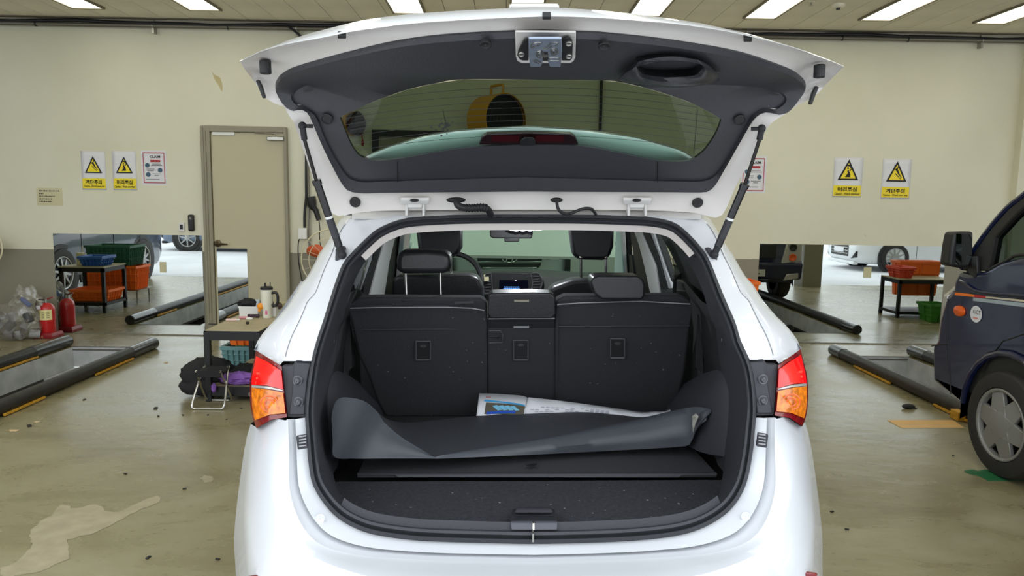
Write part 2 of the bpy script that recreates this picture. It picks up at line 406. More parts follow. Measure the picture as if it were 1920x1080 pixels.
for (a, b, where) in lamps:
    p, q = pZ(*a, CZ-0.01), pZ(*b, CZ-0.01)
    lamp_at(p.x, q.x, (p.y+q.y)/2, 'white fluorescent ceiling light, '+where)
for row, yy in (('second row from the wall', 5.6), ('row nearest the bay opening', 3.7)):  # lamp rows out of view, added to brighten the lower wall and floor
    for k, x in enumerate((-7.0, -5.05, -3.1, -1.15, 0.8, 2.75, 4.7, 6.65)):
        lamp_at(x-.15, x+.15, yy, 'added unseen white ceiling light in the %s, %s' % (row, ('far left', 'second from the left', 'third from the left', 'left of the middle', 'right of the middle', 'third from the right', 'second from the right', 'far right')[k]))
# detector, sprinkler
p = pZ(1572, 8, CZ); t = thing('smoke_detector', 'white round smoke detector on the ceiling between two lights', 'smoke detector', p)
MB().lathe(p, (0, 0, -1), [(0, 0.001), (0, .06), (.02, .058), (.035, .04), (.035, 0.001)]).build('body', M['ceil'], t)
MB().lathe(p-V((0, 0, .03)), (0, 0, -1), [(0, .001), (0, .02), (.02, .016), (.02, .001)]).build('sensor', M['blackmetal'], t)
p = pZ(1521, 3, CZ); t = thing('sprinkler_head', 'small round sprinkler head on the ceiling left of the smoke detector', 'sprinkler', p)
MB().lathe(p, (0, 0, -1), [(0, .001), (0, .035), (.008, .03), (.008, .001)]).build('rosette', M['ceil'], t)
MB().lathe(p-V((0, 0, .008)), (0, 0, -1), [(0, .008), (.025, .008), (.025, .018), (.028, .018), (.028, .001)]).build('nozzle', M['steel'], t)

# pipe along the wall top
zp = pY(700, 56, WY-0.06).z; Yp = WY-0.06
t = thing('conduit_pipe', 'long grey pipe run under the ceiling with a black cable on top', 'pipe', (-5.5, Yp, zp))
MB().cyl((-8, Yp, zp), (px_, Yp, zp), 0.02, n=12).build('pipe', M['pipe'], t)
pts = [V((-8+0.35*i, Yp-0.005+0.004*math.sin(i*1.7), zp+0.030+0.010*math.sin(i*0.8)+0.006*math.sin(i*2.1))) for i in range(40)]
MB().tube(pts, 0.018, n=8).build('cable', M['black'], t)
for px in (68, 287, 428, 556, 1402, 1580, 1704, 1843):
    q = pY(px, 56, Yp)
    big = px in (287, 556, 1402, 1843)
    MB().cyl((q.x-0.006, Yp, zp), (q.x+0.006, Yp, zp), 0.026, n=12).build('band', M['steel'] if big else M['black'], t)
    if big: MB().bx(q.x-.012, q.x+.012, Yp-.01, WY-.003, zp-0.075, zp-0.02).build('clamp', M['steel'], t, smooth=0); MB().bx(q.x-.012, q.x+.012, Yp-.005, WY-.003, zp+.02, zp+.06).build('clamp', M['steel'], t, smooth=0)
q = pY(540, 60, Yp)
tag(MB().tube(res([(q.x, Yp-.025, zp+.02), (q.x+.06, Yp-.025, zp-.02), (q.x+.13, Yp-.01, zp-.08), (q.x+.16, Yp, zp-.16), (q.x+.17, Yp+.02, zp-1.0)], 20), .012).build('drop_cable', M['black'], None), 'black cable dropping from the pipe behind the left tailgate corner', 'cable')

# ------------------------------------------------------------------ mirrors and doors
def wall_pane(name, px0, px1, py0, zb, m, label, cat, Y=WY, th=0.006, z_ref=None):
    a, b = pY(px0, py0, Y-th), pY(px1, py0 if z_ref is None else z_ref, Y-th); zt = (a.z+b.z)/2
    t = thing(name, label, cat, (a.x, Y, zb))
    MB().bx(a.x, b.x, Y-th, Y-th+0.0025, zb, zt).build('glass', m, t, smooth=0)
    MB().bx(a.x, b.x, Y-th+0.0025, Y, zb, zt).build('backing', M['lampframe'], t, smooth=0)
    return t
wall_pane('wall_mirror', 99, 378, 438, 0.012, M['mirror'], 'large wide mirror on the wall left of the beige door', 'mirror', z_ref=441)
wall_pane('wall_mirror', 1425, 1775, 458, 0.012, M['mirror'], 'large wide mirror on the right wall beside the blue truck', 'mirror', z_ref=461)

def door(n, px0, px1, pytop, dark=False):
    a, b = pY(px0, pytop, WY-0.05), pY(px1, pytop+2, WY-0.05); zt = (a.z+b.z)/2
    d = thing('door_%d' % n, 'beige steel door' if n == 1 else 'second beige door behind the white car', 'door', (a.x, WY, 0))
    d['kind'] = 'structure'
    fw = 0.10; Y0 = WY-0.06
    MB().bx(a.x, a.x+fw, Y0, WY, 0, zt).bx(b.x-0.035, b.x, Y0, WY, 0, zt).bx(a.x+fw, b.x-0.035, Y0, WY, zt-0.06, zt).build('frame', M['frame'], d, smooth=0, bevel=0.006)
    MB().bx(a.x+fw*0.55, a.x+fw*0.62, Y0-0.004, Y0+0.01, 0, zt-.05).bx(a.x+fw*0.3, a.x+fw*0.35, Y0-0.003, Y0+.01, 0, zt-.02).build('frame_bead', M['lampframe'], d, smooth=0)
    MB().bx(a.x+fw+0.004, b.x-0.039, WY-0.035, WY, 0.01, zt-0.064).build('leaf', M['door'] if not dark else M['frame'], d, smooth=0, bevel=0.004)
    return d, a.x, b.x, zt
d1, dx0, dx1, dzt = door(1, 375, 537, 236)
p = pY(398, 247, WY-0.04); q = pY(440, 254, WY-0.04)
MB().bx(p.x, q.x, WY-0.05, WY-0.03, q.z, p.z).build('door_plate', M['white'], d1, bevel=0.003)
p = pY(517, 260, WY-0.06)
MB().bx(p.x-0.09, p.x+0.09, WY-0.085, WY-0.03, p.z-0.022, p.z+0.022).build('door_closer', M['steel'], d1, bevel=0.008)
q = pY(478, 249, WY-0.07)
MB().tube([(p.x, WY-0.08, p.z+0.022), (p.x, WY-0.08, p.z+0.05), (q.x+0.12, WY-0.12, q.z), (q.x, WY-0.07, q.z)], 0.008).build('closer_arm', M['steel'], d1)
p = pY(407, 457, WY-0.06)
M['bronze'] = mat('bronze_handle', (92, 80, 62), rough=0.3, metal=0.8)
h = MB().lathe((p.x, WY-0.035, p.z), (0, -1, 0), [(0, .001), (0, .04), (.012, .038), (.018, .02), (.05, .014), (.05, .001)]).build('handle_rose', M['bronze'], d1)
MB().tube(res([(p.x, WY-.085, p.z), (p.x+.03, WY-.09, p.z), (p.x+.12, WY-.085, p.z-.003)], 10), [0.016]*3+[.012]*4+[.009]*3).build('handle', M['bronze'], d1)
wall_pane('door_mirror', 406, 463, 465, 0.02, M['mirror'], 'narrow tall mirror fixed to the lower half of the beige door', 'mirror', Y=WY-0.035, z_ref=467)
a, b = pY(697, 243, WY-.04), pY(905, 246, WY-.04)
t = thing('notice_board', 'dark framed board on the wall, seen through the tailgate glass beside the fan', 'notice board', (a.x, WY, 1.6))
MB().bx(a.x, b.x, WY-.04, WY-.001, a.z-.07, a.z).bx(a.x, b.x, WY-.04, WY-.001, 1.6, 1.66).bx(a.x, a.x+.07, WY-.04, WY-.001, 1.66, a.z-.07).bx(b.x-.07, b.x, WY-.04, WY-.001, 1.66, a.z-.07).build('frame', M['blackmetal'], t, smooth=0)
MB().bx(a.x+.07, b.x-.07, WY-.02, WY-.001, 1.66, a.z-.07).build('board', M['frame'], t, smooth=0)
wall_pane('wall_mirror', 770, 1070, 484, 0.02, M['mirror'], 'low wide mirror on the wall in front of the white car, seen through its windscreen', 'mirror', Y=WY-0.001, z_ref=484)

# ------------------------------------------------------------------ posters
UP, XD = V((0, 0, 1)), V((1, 0, 0))
def wp(px, py, l=0.0): return pY(px, py, WY-l)
FIG_FALL = [[(0.02, .62), (.10, .66), (.08, .58)], [(-.06, .52), (.02, .50), (.16, .20), (.10, .16), (.0, .34), (-.10, .46)], [(-.02, .50), (.06, .66), (.09, .65), (.03, .46)], [(.16, .20), (.26, .06), (.22, .04), (.12, .18)], [(-.06, .28), (.22, .0), (.20, -.03), (-.09, .25)]]
FIG_HEAD = [[(-.14, .62), (.12, .62), (.12, .54), (-.04, .54), (-.14, .60)], [(-.06, .32), (.0, .36), (.10, .14), (.10, .0), (-.16, .0), (-.02, .14)], [(.02, .34), (.12, .42), (.02, .54), (.05, .56), (.17, .42), (.08, .30)], [(-.16, .0), (-.02, .2), (-.02, .12), (-.12, -.0)]]
def disc(c, r, n=14): return [c+XD*(r*math.cos(2*PI*i/n))+UP*(r*math.sin(2*PI*i/n)) for i in range(n)]
def caution(px0, px1, py0, py1, korean, english, fig, label):
    a = wp(px0, py0); b = wp(px1, py1); W = b.x-a.x; H = a.z-b.z; x0, z1 = a.x, a.z
    t = thing('caution_poster', label, 'poster', (x0+W/2, WY, z1-H), 'yellow caution posters')
    Yf = WY-0.003
    sheet = []
    nx, nz = 6, 8
    curves = [[V((x0+W*i/nx, WY-0.0035-0.004*max(0, (1-j/nz)-0.80)*5*abs(i/nx-0.5), z1-H+H*j/nz)) for i in range(nx+1)] for j in range(nz+1)]
    MB().loft(curves).build('sheet', M['paper'], t, solid=0.001, smooth=60)
    def P(u, v, l=0.006): return V((x0+u*W, WY-l, z1-(1-v)*H))
    MB().cap([P(.02, .03), P(.98, .03), P(.98, .295), P(.02, .295)]).build('caption_band', M['signyel'], t, smooth=0)
    c = P(.5, .43); tw = W*0.72; th = tw*0.98
    MB().cap([V((c.x-tw/2, WY-.006, c.z)), V((c.x+tw/2, WY-.006, c.z)), V((c.x, WY-.006, c.z+th))]).build('triangle_border', M['ink'], t, smooth=0)
    MB().cap([V((c.x-tw*.37, WY-.0068, c.z+tw*.075)), V((c.x+tw*.37, WY-.0068, c.z+tw*.075)), V((c.x, WY-.0068, c.z+th*.83))]).build('triangle', M['signyel'], t, smooth=0)
    k = MB()
    for poly in fig: k.cap([V((c.x+x*tw, WY-.0076, c.z+.14*tw+z*tw*0.95)) for x, z in poly])
    k.cap([V((p.x, WY-.0076, p.z)) for p in disc(V((c.x-.10*tw if fig is FIG_FALL else c.x-.03*tw, 0, c.z+tw*(.74 if fig is FIG_FALL else .56))), .045*tw)])
    k.build('pictogram', M['ink'], t, smooth=0, merge=False)
    text(korean, H*.115, P(.5, .14, .0066), XD, UP, M['ink'], 'caption', t, width=W*.66, bold=0.03)
    text(english, H*.062, P(.5, .055, .0066), XD, UP, M['ink'], 'subcaption', t, width=W*.86, bold=0.015)
    return t
caution(151, 200.5, 283, 356, '계단주의', 'Caution - Watch your step', FIG_FALL, 'yellow caution poster with a falling figure, leftmost of the left wall posters')
caution(209.5, 257.5, 283, 356.5, '머리조심', 'Caution - Watch overhead', FIG_HEAD, 'yellow head-hazard caution poster beside the red-bordered notice on the left wall')
caution(1565, 1614, 295, 370, '머리조심', 'Caution - Watch overhead', FIG_HEAD, 'yellow head-hazard caution poster on the right wall above the mirror')
caution(1656, 1704, 298, 373, '계단주의', 'Caution - Watch your step', FIG_FALL, 'yellow caution poster with a falling figure, rightmost on the right wall')
def claim(px0, px1, py0, py1, label):
    a = wp(px0, py0); b = wp(px1, py1); W = b.x-a.x; H = a.z-b.z; x0, z1 = a.x, a.z
    t = thing('claim_poster', label, 'poster', (x0+W/2, WY, z1-H), 'red bordered notices')
    def P(u, v, l=0.004): return V((x0+u*W, WY-l, z1-(1-v)*H))
    MB().bx(x0, x0+W, WY-.0025, WY, z1-H, z1).build('sheet', M['paper'], t, smooth=0)
    for r in (((.07, .05), (.93, .075)), ((.07, .915), (.93, .94)), ((.07, .05), (.10, .94)), ((.90, .05), (.93, .94))):
        (u0, v0), (u1, v1) = r; MB().cap([P(u0, v0), P(u1, v0), P(u1, v1), P(u0, v1)]).build('border', M['redink'], t, smooth=0)
    text('CLAIM', H*.075, P(.56, .785), XD, UP, M['ink'], 'title', t, width=W*.42, bold=.03)
    MB().cap([P(.36, .665), P(.76, .665), P(.76, .73), P(.36, .73)]).build('title_bar', M['redink'], t, smooth=0)
    for (u, v) in ((.24, .57), (.74, .43), (.26, .30)):
        MB().cap([V((q.x, WY-.004, q.z)) for q in disc(P(u, v), W*.095)]).build('round_picture', M['blueink'], t, smooth=0)
    k = MB()
    for (u, v, wd) in ((.62, .60, .38), (.62, .555, .46), (.38, .45, .34), (.38, .40, .30), (.62, .31, .42), (.62, .265, .22), (.45, .15, .55)):
        n = int(wd/0.045)
        for i in range(n):
            uu = u-wd/2+i*0.045; k.cap([P(uu, v), P(uu+.032, v), P(uu+.032, v+.02), P(uu, v+.02)])
    k.build('small_print', M['ink'], t, smooth=0, merge=False)
    return t
claim(264, 314, 282, 347, 'white notice with a red border and the word CLAIM, on the left wall')
claim(1391, 1434, 292, 362, 'white notice with a red border half hidden behind the right tailgate strut')
a, b = wp(68, 352), wp(118, 386)
t = thing('paper_notice', 'small cream paper notice taped low on the left wall', 'notice', (a.x, WY, b.z))
MB().bx(a.x, b.x, WY-.003, WY, b.z, a.z).build('sheet', M['cream'], t, smooth=0)
k = MB()
rn = random.Random(2)
for row, wd in enumerate((.80, .14, .62, .48, .48)):
    u = .1
    while u < .1+wd:
        lw = rn.uniform(.02, .05); q = V((a.x+(b.x-a.x)*u, WY-.0038, a.z-(a.z-b.z)*(.2+.15*row)))
        k.cap([q, q+XD*(b.x-a.x)*lw, q+XD*(b.x-a.x)*lw+UP*.012, q+UP*.012]); u += lw+.018
k.build('writing', M['ink'], t, smooth=0, merge=False)
# marks on the wall
M['stain'] = mat('wall_stain', (196, 182, 136), rough=0.7)
P = [wp(397, 133, .001), wp(402, 140, .001), wp(412, 145, .001), wp(417, 160, .001), wp(416, 172, .001), wp(410, 160, .001), wp(403, 150, .001)]
MB().cap(res(P, 24, closed=True)).build('stain', M['stain'], wall_back, smooth=0)

# switches by the door
a, b = wp(336, 417), wp(347, 434); t = thing('thermostat', 'small white thermostat with a dark screen beside the door', 'thermostat', ((a.x+b.x)/2, WY, b.z))
MB().bx(a.x, b.x, WY-.02, WY, b.z, a.z).build('case', M['white'], t, bevel=.004)
MB().bx(a.x+.014, b.x-.014, WY-.023, WY-.02, b.z+.022, a.z-.022).build('screen', M['black'], t, smooth=0)
a, b = wp(354, 402), wp(366, 433); t = thing('card_reader', 'black door card reader on the wall beside the door frame', 'card reader', ((a.x+b.x)/2, WY, b.z))
MB().bx(a.x, b.x, WY-.04, WY, b.z, a.z).build('case', M['black'], t, bevel=.015, bseg=3)
MB().bx(a.x+.02, b.x-.02, WY-.043, WY-.04, a.z-.055, a.z-.025).build('lens', M['pipe'], t, smooth=0)
MB().bx(a.x+.018, b.x-.018, WY-.042, WY-.04, b.z+.03, b.z+.09).build('pad', M['blackmetal'], t, smooth=0)
# outlet box, cable and conduit left of the strut
a, b = wp(561, 427), wp(578, 448); t = thing('junction_box', 'white junction box with black cables on the wall left of the tailgate strut', 'junction box', ((a.x+b.x)/2, WY, b.z))
MB().bx(a.x, b.x, WY-.06, WY, b.z, a.z).build('box', M['white'], t, bevel=.005)
q = [wp(571, 427, .03), wp(571, 400, .03), wp(574, 370, .03), wp(574, 340, .03), wp(574, 250, .03)]
MB().tube(res(q, 20), .014).build('cable', M['black'], t)
q = [wp(562, 447, .05), wp(559, 460, .05), wp(560, 490, .04), wp(566, 525, .03), wp(572, 540, .03)]
MB().tube(res(q, 20), .006).build('cord', M['black'], t)
q0, q1 = wp(578, 345, .03), wp(580, 470, .03)
MB().cyl((q0.x, WY-.03, 2.9), (q0.x, WY-.03, q1.z), .011).build('conduit', M['pipe'], t)
t = thing('hand_lamp', 'black hand lamp hanging on its cord beside the tailgate strut', 'hand lamp', wp(597, 412, .05))
MB().tube([wp(582, 369, .06), wp(585, 384, .06), wp(588, 390, .06), wp(592, 394, .06), wp(598, 413, .06)], [.055, .05, .035, .03, .026], n=10).build('body', M['black'], t)
MB().tube(res([wp(598, 413, .06), wp(600, 430, .06), wp(599, 440, .05), wp(601, 462, .05)], 16), .005).build('cord', M['black'], t)
# wall fans
def cage_fan(c, r, label, m_blade, tilt=0.0, nw=18):
    t = thing('wall_fan', label, 'fan', c)
    c = V(c); k = MB()
    for rr, dz in ((r, 0), (r*.72, -.045), (r*.42, -.065)):
        k.tube([c+V((rr*math.cos(2*PI*i/40), dz, rr*math.sin(2*PI*i/40))) for i in range(40)], .004 if rr < r else .008, n=5, closed=True)
    for i in range(nw):
        a = 2*PI*i/nw; k.tube([c+V((s*r*math.cos(a), -.07+.07*s**2, s*r*math.sin(a))) for s in (.12, .4, .7, 1.0)], .0022, n=4)
    k.build('cage', mat('cage_wire', (216, 208, 176), rough=.4), t)
    hub = MB().lathe(c+V((0, .10, 0)), (0, -1, 0), [(0, .001), (0, .07), (.08, .06), (.12, .03), (.12, .001)]).build('motor', M['pipe'], t)
    for j in range(3):
        a = 2*PI*j/3+tilt; u = V((math.cos(a), 0, math.sin(a))); w_ = V((-math.sin(a), 0, math.cos(a)))
        pts = [c+u*.05*r/.3-w_*.03, c+u*.55*r-w_*.30*r, c+u*.86*r-w_*.10*r, c+u*.84*r+w_*.14*r+V((0, .03, 0)), c+u*.45*r+w_*.12*r+V((0, .03, 0))]
        MB().cap(res(pts, 20, closed=True)).build('blade', m_blade, t, solid=.003)
    MB().bx(c.x-.03, c.x+.03, c.y+.1, WY, c.z-.03, c.z+.03).build('bracket', M['pipe'], t, bevel=.005)
    return t
c = wp(622, 487, .22); cage_fan(c, abs(wp(565, 487, .22).x-c.x)*1.0, 'wall fan with cream wire cage and an orange blade, behind the left car pillar', mat('orange_blade', (214, 96, 48), rough=.4), tilt=2.75)
c = wp(-38, 463, .22); cage_fan(c, abs(wp(4, 463, .22).x-c.x), 'wall fan with cream wire cage cut off by the left picture edge', M['white'], tilt=.3)
# ------------------------------------------------------------------ guide rails along the pits
def rail(x, side, y1, label, strips, sleeve, y0=2.7, r=0.056):
    t = thing('guide_rail', label, 'guide rail', (x, y1, 0), 'guide rails along the inspection pits')
    MB().cyl((x, y0, r), (x, y1, r), r, n=20).build('tube', M['rail'], t, bevel=.004)
    MB().cyl((x, y1-sleeve, r), (x, y1-.01, r), r+.004, n=20).build('sleeve', M['rail_d'], t, bevel=.004)
    MB().cyl((x, y1-.001, r), (x, y1+.003, r), r*.8, n=20).build('end_cap', M['blackmetal'], t)
    for a, b in strips: MB().bx(x+side*.045, x+side*.064, a, b, 0.006, .024).build('yellow_strip', M['yellow'], t, bevel=.003)
    return t
M['rail_d'] = mat('rail_sleeve', (34, 33, 32), rough=.25, coat=.3)
yv = lambda px, py: pZ(px, py).y
rail(-3.56, 1, 7.45, 'long dark steel guide rail on the left, the nearer one to the white car', [(2.8, 4.3), (yv(0, 782), yv(75, 748)), (yv(170, 706), yv(246, 675))], .5)
rail(-4.47, 1, 7.52, 'dark steel guide rail at the far left, beyond the left pit', [(3.0, 5.0), (yv(0, 698), yv(70, 672))], .6)
ra = rail(3.48, -1, 7.55, 'dark steel guide rail on the right, between the white car and the blue truck', [(yv(1671, 722), yv(1604, 689)), (yv(1852, 810), yv(1759, 762))], .25)
p = pZ(1806, 787); MB().bx(3.37, 3.43, p.y-.05, p.y+.05, 0.002, .07).build('bracket', M['yellow'], ra, bevel=.004)
rail(4.31, 1, 7.55, 'dark steel guide rail end just in front of the blue truck', [(3, 6.5)], .3)

# floor tapes and litter
M['tape'] = mat('tan_tape', (222, 176, 110), rough=.5, noise=.06, nscale=10); M['gtape'] = mat('green_tape', (24, 92, 52), rough=.5)
def flat(name, px, m, label, cat, h=.003):
    P = [pZ(x, y, h) for x, y in px]; P0 = [V((p.x, p.y, 0.0005)) for p in P]
    o = MB().prism(P0, (0, 0, h-.0005)).build(name, m, None, smooth=0); tag(o, label, cat); return o
flat('floor_tape', [(1664, 787.5), (1786, 787.5), (1809, 802), (1690, 802)], M['tape'], 'tan strip of tape on the floor beside the right guide rail', 'tape')
flat('floor_tape', [(1808, 883), (1822, 880), (1834, 883), (1846, 880), (1860, 882), (1900, 882), (1925, 900), (1853, 901), (1838, 893), (1822, 889), (1812, 886)], M['gtape'], 'green strip of tape under the truck wheel', 'tape')
p = pZ(1703, 766); t = MB().ball(p+V((0, 0, .018)), (.055, .03, .02)).box(p+V((.05, 0, .006)), (.05, .03, .012)).build('rubber_scrap', M['rubber'], None, sub=1); tag(t, 'black scrap of rubber lying on the floor left of the truck', 'rubber scrap')
rl = random.Random(5)
lab = 'small dark chip of dirt on the floor'
where = ['left of the folding stool', 'before the folding stool', 'in front of the table', 'near the lower left', 'right of the white car']
for k, (px, py, w_) in enumerate(((292, 765, .05), (297, 780, .025), (343, 778, .02), (452, 765, .02), (55, 798, .05), (235, 888, .02), (346, 916, .02), (278, 1045, .025), (408, 1048, .02), (1787, 854, .015), (1588, 992, .02), (1560, 959, .02), (425, 786, .015), (390, 778, .015), (158, 749, .03))):
    p = pZ(px, py, .004); o = MB().box(p, (w_, w_*.5, .006), MX.Rotation(rl.uniform(0, 3), 3, 'Z')).build('floor_litter', M['rubber'], None, smooth=0, bevel=.002)
    tag(o, lab, 'litter', 'dark chips scattered over the floor')

# ------------------------------------------------------------------ generic makers
def crate(x0, x1, y0, y1, z0, z1, m, label, name='plastic_crate', taper=.03, group=None, nrib=6):
    t = thing(name, label, 'crate', ((x0+x1)/2, (y0+y1)/2, z0), group)
    def ring(z, ins): return [V((x0+ins, y0+ins, z)), V((x1-ins, y0+ins, z)), V((x1-ins, y1-ins, z)), V((x0+ins, y1-ins, z))]
    b = MB(); b.loft([ring(z0, taper), ring(z1, 0), ring(z1, .012), ring(z0+.01, taper+.012)], closed=True); b.cap(ring(z0+.01, taper+.012)); b.cap(ring(z0, taper)[::-1])
    b.build('shell', m, t, smooth=0)
    r = MB(); o = ring(z1-.03, -.012); i = ring(z1+.004, -.012); r.loft([o, i, ring(z1+.004, .0), ring(z1-.03, .0)], closed=True, cyc=True); r.build('rim', m, t, smooth=0)
    r = MB()
    for k in range(1, nrib):
        u = k/nrib
        for (P, Q, R, S) in ((0, 1, 0, 1), (1, 2, 1, 2), (3, 2, 3, 2), (0, 3, 0, 3)):
            a0 = ring(z0, taper-.008); a1 = ring(z1-.03, -.006)
            A = a0[P].lerp(a0[Q], u); B = a1[P].lerp(a1[Q], u); r.cyl(A, B, .009, n=6, caps=False)
    for f in (.35, .65):
        zz = z0+(z1-z0)*f; rr = ring(zz, taper*(1-f)-.006); r.tube(rr, .007, n=5, closed=True)
    r.build('ribs', m, t, smooth=0, merge=False)
    return t
def wheel(c, ax, r, wd, parent, nsp=5, mr=None, mt=None, spw=.05, hubr=.06, name='wheel'):
    """ax: +1/-1 along x, outer face direction"""
    c = V(c); a = V((ax, 0, 0))
    o = MB().lathe(c, a, [(-wd, r*.62), (-wd, r*.93), (-wd*.9, r), (-.03, r), (-.004, r*.96), (.004, r*.85), (.002, r*.70), (-.02, r*.66), (-.05, r*.62)], n=40).build(name, mt or M['rubber'], parent, smooth=40)
    b = MB().lathe(c, a, [(-.06, r*.64), (-.005, r*.68), (.004, r*.67), (.0, r*.62), (-.03, r*.60)], n=40)
    for k in range(nsp):
        th = 2*PI*k/nsp+.2; u = V((0, math.cos(th), math.sin(th))); w_ = V((0, -math.sin(th), math.cos(th)))
        p0, p1 = c+u*hubr*.6, c+u*r*.63
        P = [p0-w_*spw*.8+a*.005, p1-w_*spw*.55-a*.012, p1+w_*spw*.55-a*.012, p0+w_*spw*.8+a*.005]
        b.prism(P, a*-.025)
    b.lathe(c, a, [(-.03, .001), (-.03, hubr*1.2), (.004, hubr), (.01, hubr*.5), (.01, .001)], n=24)
    b.build('rim', mr or M['alloy'], o, smooth=40, bevel=.004, merge=False)
    MB().lathe(c-a*.055, a, [(0, .001), (0, r*.64)], n=32).build('brake_dark', M['black'], o)
    return o
M['alloy'] = mat('alloy', (168, 168, 166), rough=.35, metal=.6)
M['tireblk'] = mat('tyre', (38, 36, 35), rough=.7)
M['dkglass'] = mat('dark_glass', (14, 17, 18), rough=.05, spec=.6)
M['lampclear'] = mat('lamp_clear', (190, 186, 180), rough=.12, metal=.4, coat=.6)
M['amber'] = mat('amber_lens', (226, 92, 20), rough=.2, coat=.5)

# ------------------------------------------------------------------ left wall corner: extinguishers, bag of filters
def extinguisher(c, r, H, mb_, mbase, label, hose=True):
    c = V(c); t = thing('fire_extinguisher', label, 'fire extinguisher', c)
    z = c.z+.055
    MB().lathe((c.x, c.y, z), (0, 0, 1), [(0, .001), (0, r*.95), (.01, r), (H*.62, r), (H*.70, r*.93), (H*.78, r*.62), (H*.81, r*.3), (H*.84, r*.28), (H*.84, .001)], n=28).build('cylinder', mb_, t)
    b = MB(); q = .02
    s1, s2 = r*1.36, r*1.2
    rg = lambda s, zz: [V((c.x-s, c.y-s, zz)), V((c.x+s, c.y-s, zz)), V((c.x+s, c.y+s, zz)), V((c.x-s, c.y+s, zz))]
    b.loft([rg(s1, c.z+.001), rg(s1, c.z+.03), rg(s2, c.z+.062)], closed=True); b.cap(rg(s2, c.z+.062)); b.cap(rg(s1, c.z+.001)[::-1])
    b.build('stand', mbase, t, smooth=0, bevel=.006)
    zt = z+H*.84
    MB().cyl((c.x, c.y, zt-.01), (c.x, c.y, zt+.025), r*.3).bx(c.x-.012, c.x+.012, c.y-.012, c.y+.012, zt, zt+.05).build('valve', M['steel'], t)
    MB().prism([V((c.x-.02, c.y-.009, zt+.03)), V((c.x+.075, c.y-.009, zt+.055)), V((c.x+.08, c.y-.009, zt+.045)), V((c.x-.01, c.y-.009, zt+.015))], (0, .018, 0)).build('lever', mbase, t)
    if hose:
        MB().tube(res([(c.x-.01, c.y-.02, zt+.02), (c.x-r*.9, c.y-.04, zt+.02), (c.x-r*1.22, c.y-.03, zt-.06), (c.x-r*1.2, c.y-.02, z+H*.3), (c.x-r*1.15, c.y-.02, z+H*.1)], 24), .010).build('hose', M['black'], t)
        L = [];
        for zz in (z+H*.36, z+H*.64):
            L.append([V((c.x+(r+.0015)*math.sin(a), c.y-(r+.0015)*math.cos(a), zz)) for a in [(-1.15+2.3*i/14) for i in range(15)]])
        MB().loft(L).build('label_sheet', M['labelyel'], t)
        k = MB()
        for i in range(3):
            for j in range(4):
                a = -.75+.6*i; zz = z+H*(.42+.05*j)
                k.loft([[V((c.x+(r+.0025)*math.sin(a+d), c.y-(r+.0025)*math.cos(a+d), zz+e)) for d in (0, .12, .24, .36)] for e in (0, .006)])
        k.build('label_print', M['lampframe'], t, merge=False)
    return t
M['labelyel'] = mat('label_paper', (232, 222, 160), rough=.5)
p = pZ(111, 626); sc_ = 1.0
extinguisher((p.x, 7.96, 0), .078, .40, M['red'], M['darkred'], 'red fire extinguisher with a yellow label on a red stand by the left mirror')
text('소화기', .028, (pZ(105, 626).x, 7.96-.107, .008), XD, UP, M['labelyel'], 'lettering', bpy.data.objects['fire_extinguisher'])

M['film'] = thin_glass('plastic_film', (.80, .80, .80), rough=.15)
_n = M['film'].node_tree.nodes
def film_mat():
    m = bpy.data.materials.new('clear_bag_film'); m.use_nodes = True; n = m.node_tree.nodes; l = m.node_tree.links; n.clear()
    o = n.new('ShaderNodeOutputMaterial'); t = n.new('ShaderNodeBsdfTransparent'); d = n.new('ShaderNodeBsdfDiffuse'); g = n.new('ShaderNodeBsdfGlossy'); g.inputs['Roughness'].default_value = .2
    d.inputs[0].default_value = lin((196, 192, 180)); t.inputs[0].default_value = (.95, .95, .95, 1)
    a = n.new('ShaderNodeMixShader'); b = n.new('ShaderNodeMixShader'); a.inputs[0].default_value = .22; b.inputs[0].default_value = .12
    l.new(t.outputs[0], a.inputs[1]); l.new(d.outputs[0], a.inputs[2]); l.new(a.outputs[0], b.inputs[1]); l.new(g.outputs[0], b.inputs[2]); l.new(b.outputs[0], o.inputs[0]); return m
M['bag'] = film_mat()
p = pZ(45, 632); bx0, by0 = p.x-.03, 7.86
t = thing('plastic_bag', 'big clear plastic bag stuffed with grey filters beside the extinguishers', 'plastic bag', (bx0, by0, 0))
rb = random.Random(4)
def blob(c, r, amp, seed, n=28, m=18, top=None):
    rr = random.Random(seed); ph = [(rr.uniform(2, 7), rr.uniform(2, 7), rr.uniform(0, 6), rr.uniform(0, 6)) for _ in range(7)]
    curves = []
    for i in range(m+1):
        row = []
        for k in range(n):
            a, b = PI*i/m, 2*PI*k/n
            d = V((math.sin(a)*math.cos(b), math.sin(a)*math.sin(b), math.cos(a)))
            q = 1+amp*sum(abs(math.sin(f1*d.x+f2*d.z+p1)*math.cos(f2*d.y-f1*d.z+p2))-.3 for f1, f2, p1, p2 in ph)
            pz = V((c[0]+r[0]*d.x*q, c[1]+r[1]*d.y*q, max(.004, c[2]+r[2]*d.z*q)))
            row.append(pz)
        curves.append(row)
    return curves
MB().loft(blob((bx0-.04, by0, .17), (.28, .15, .20), .12, 3), closed=True).build('bag', M['bag'], t, smooth=25)
MB().loft(blob((bx0+.12, by0+.03, .36), (.13, .09, .17), .16, 8), closed=True).build('bag_neck', M['bag'], t, smooth=25)
M['filter'] = mat('filter_grey', (150, 150, 152), rough=.5); M['filterd'] = mat('filter_dark', (70, 70, 72), rough=.5)
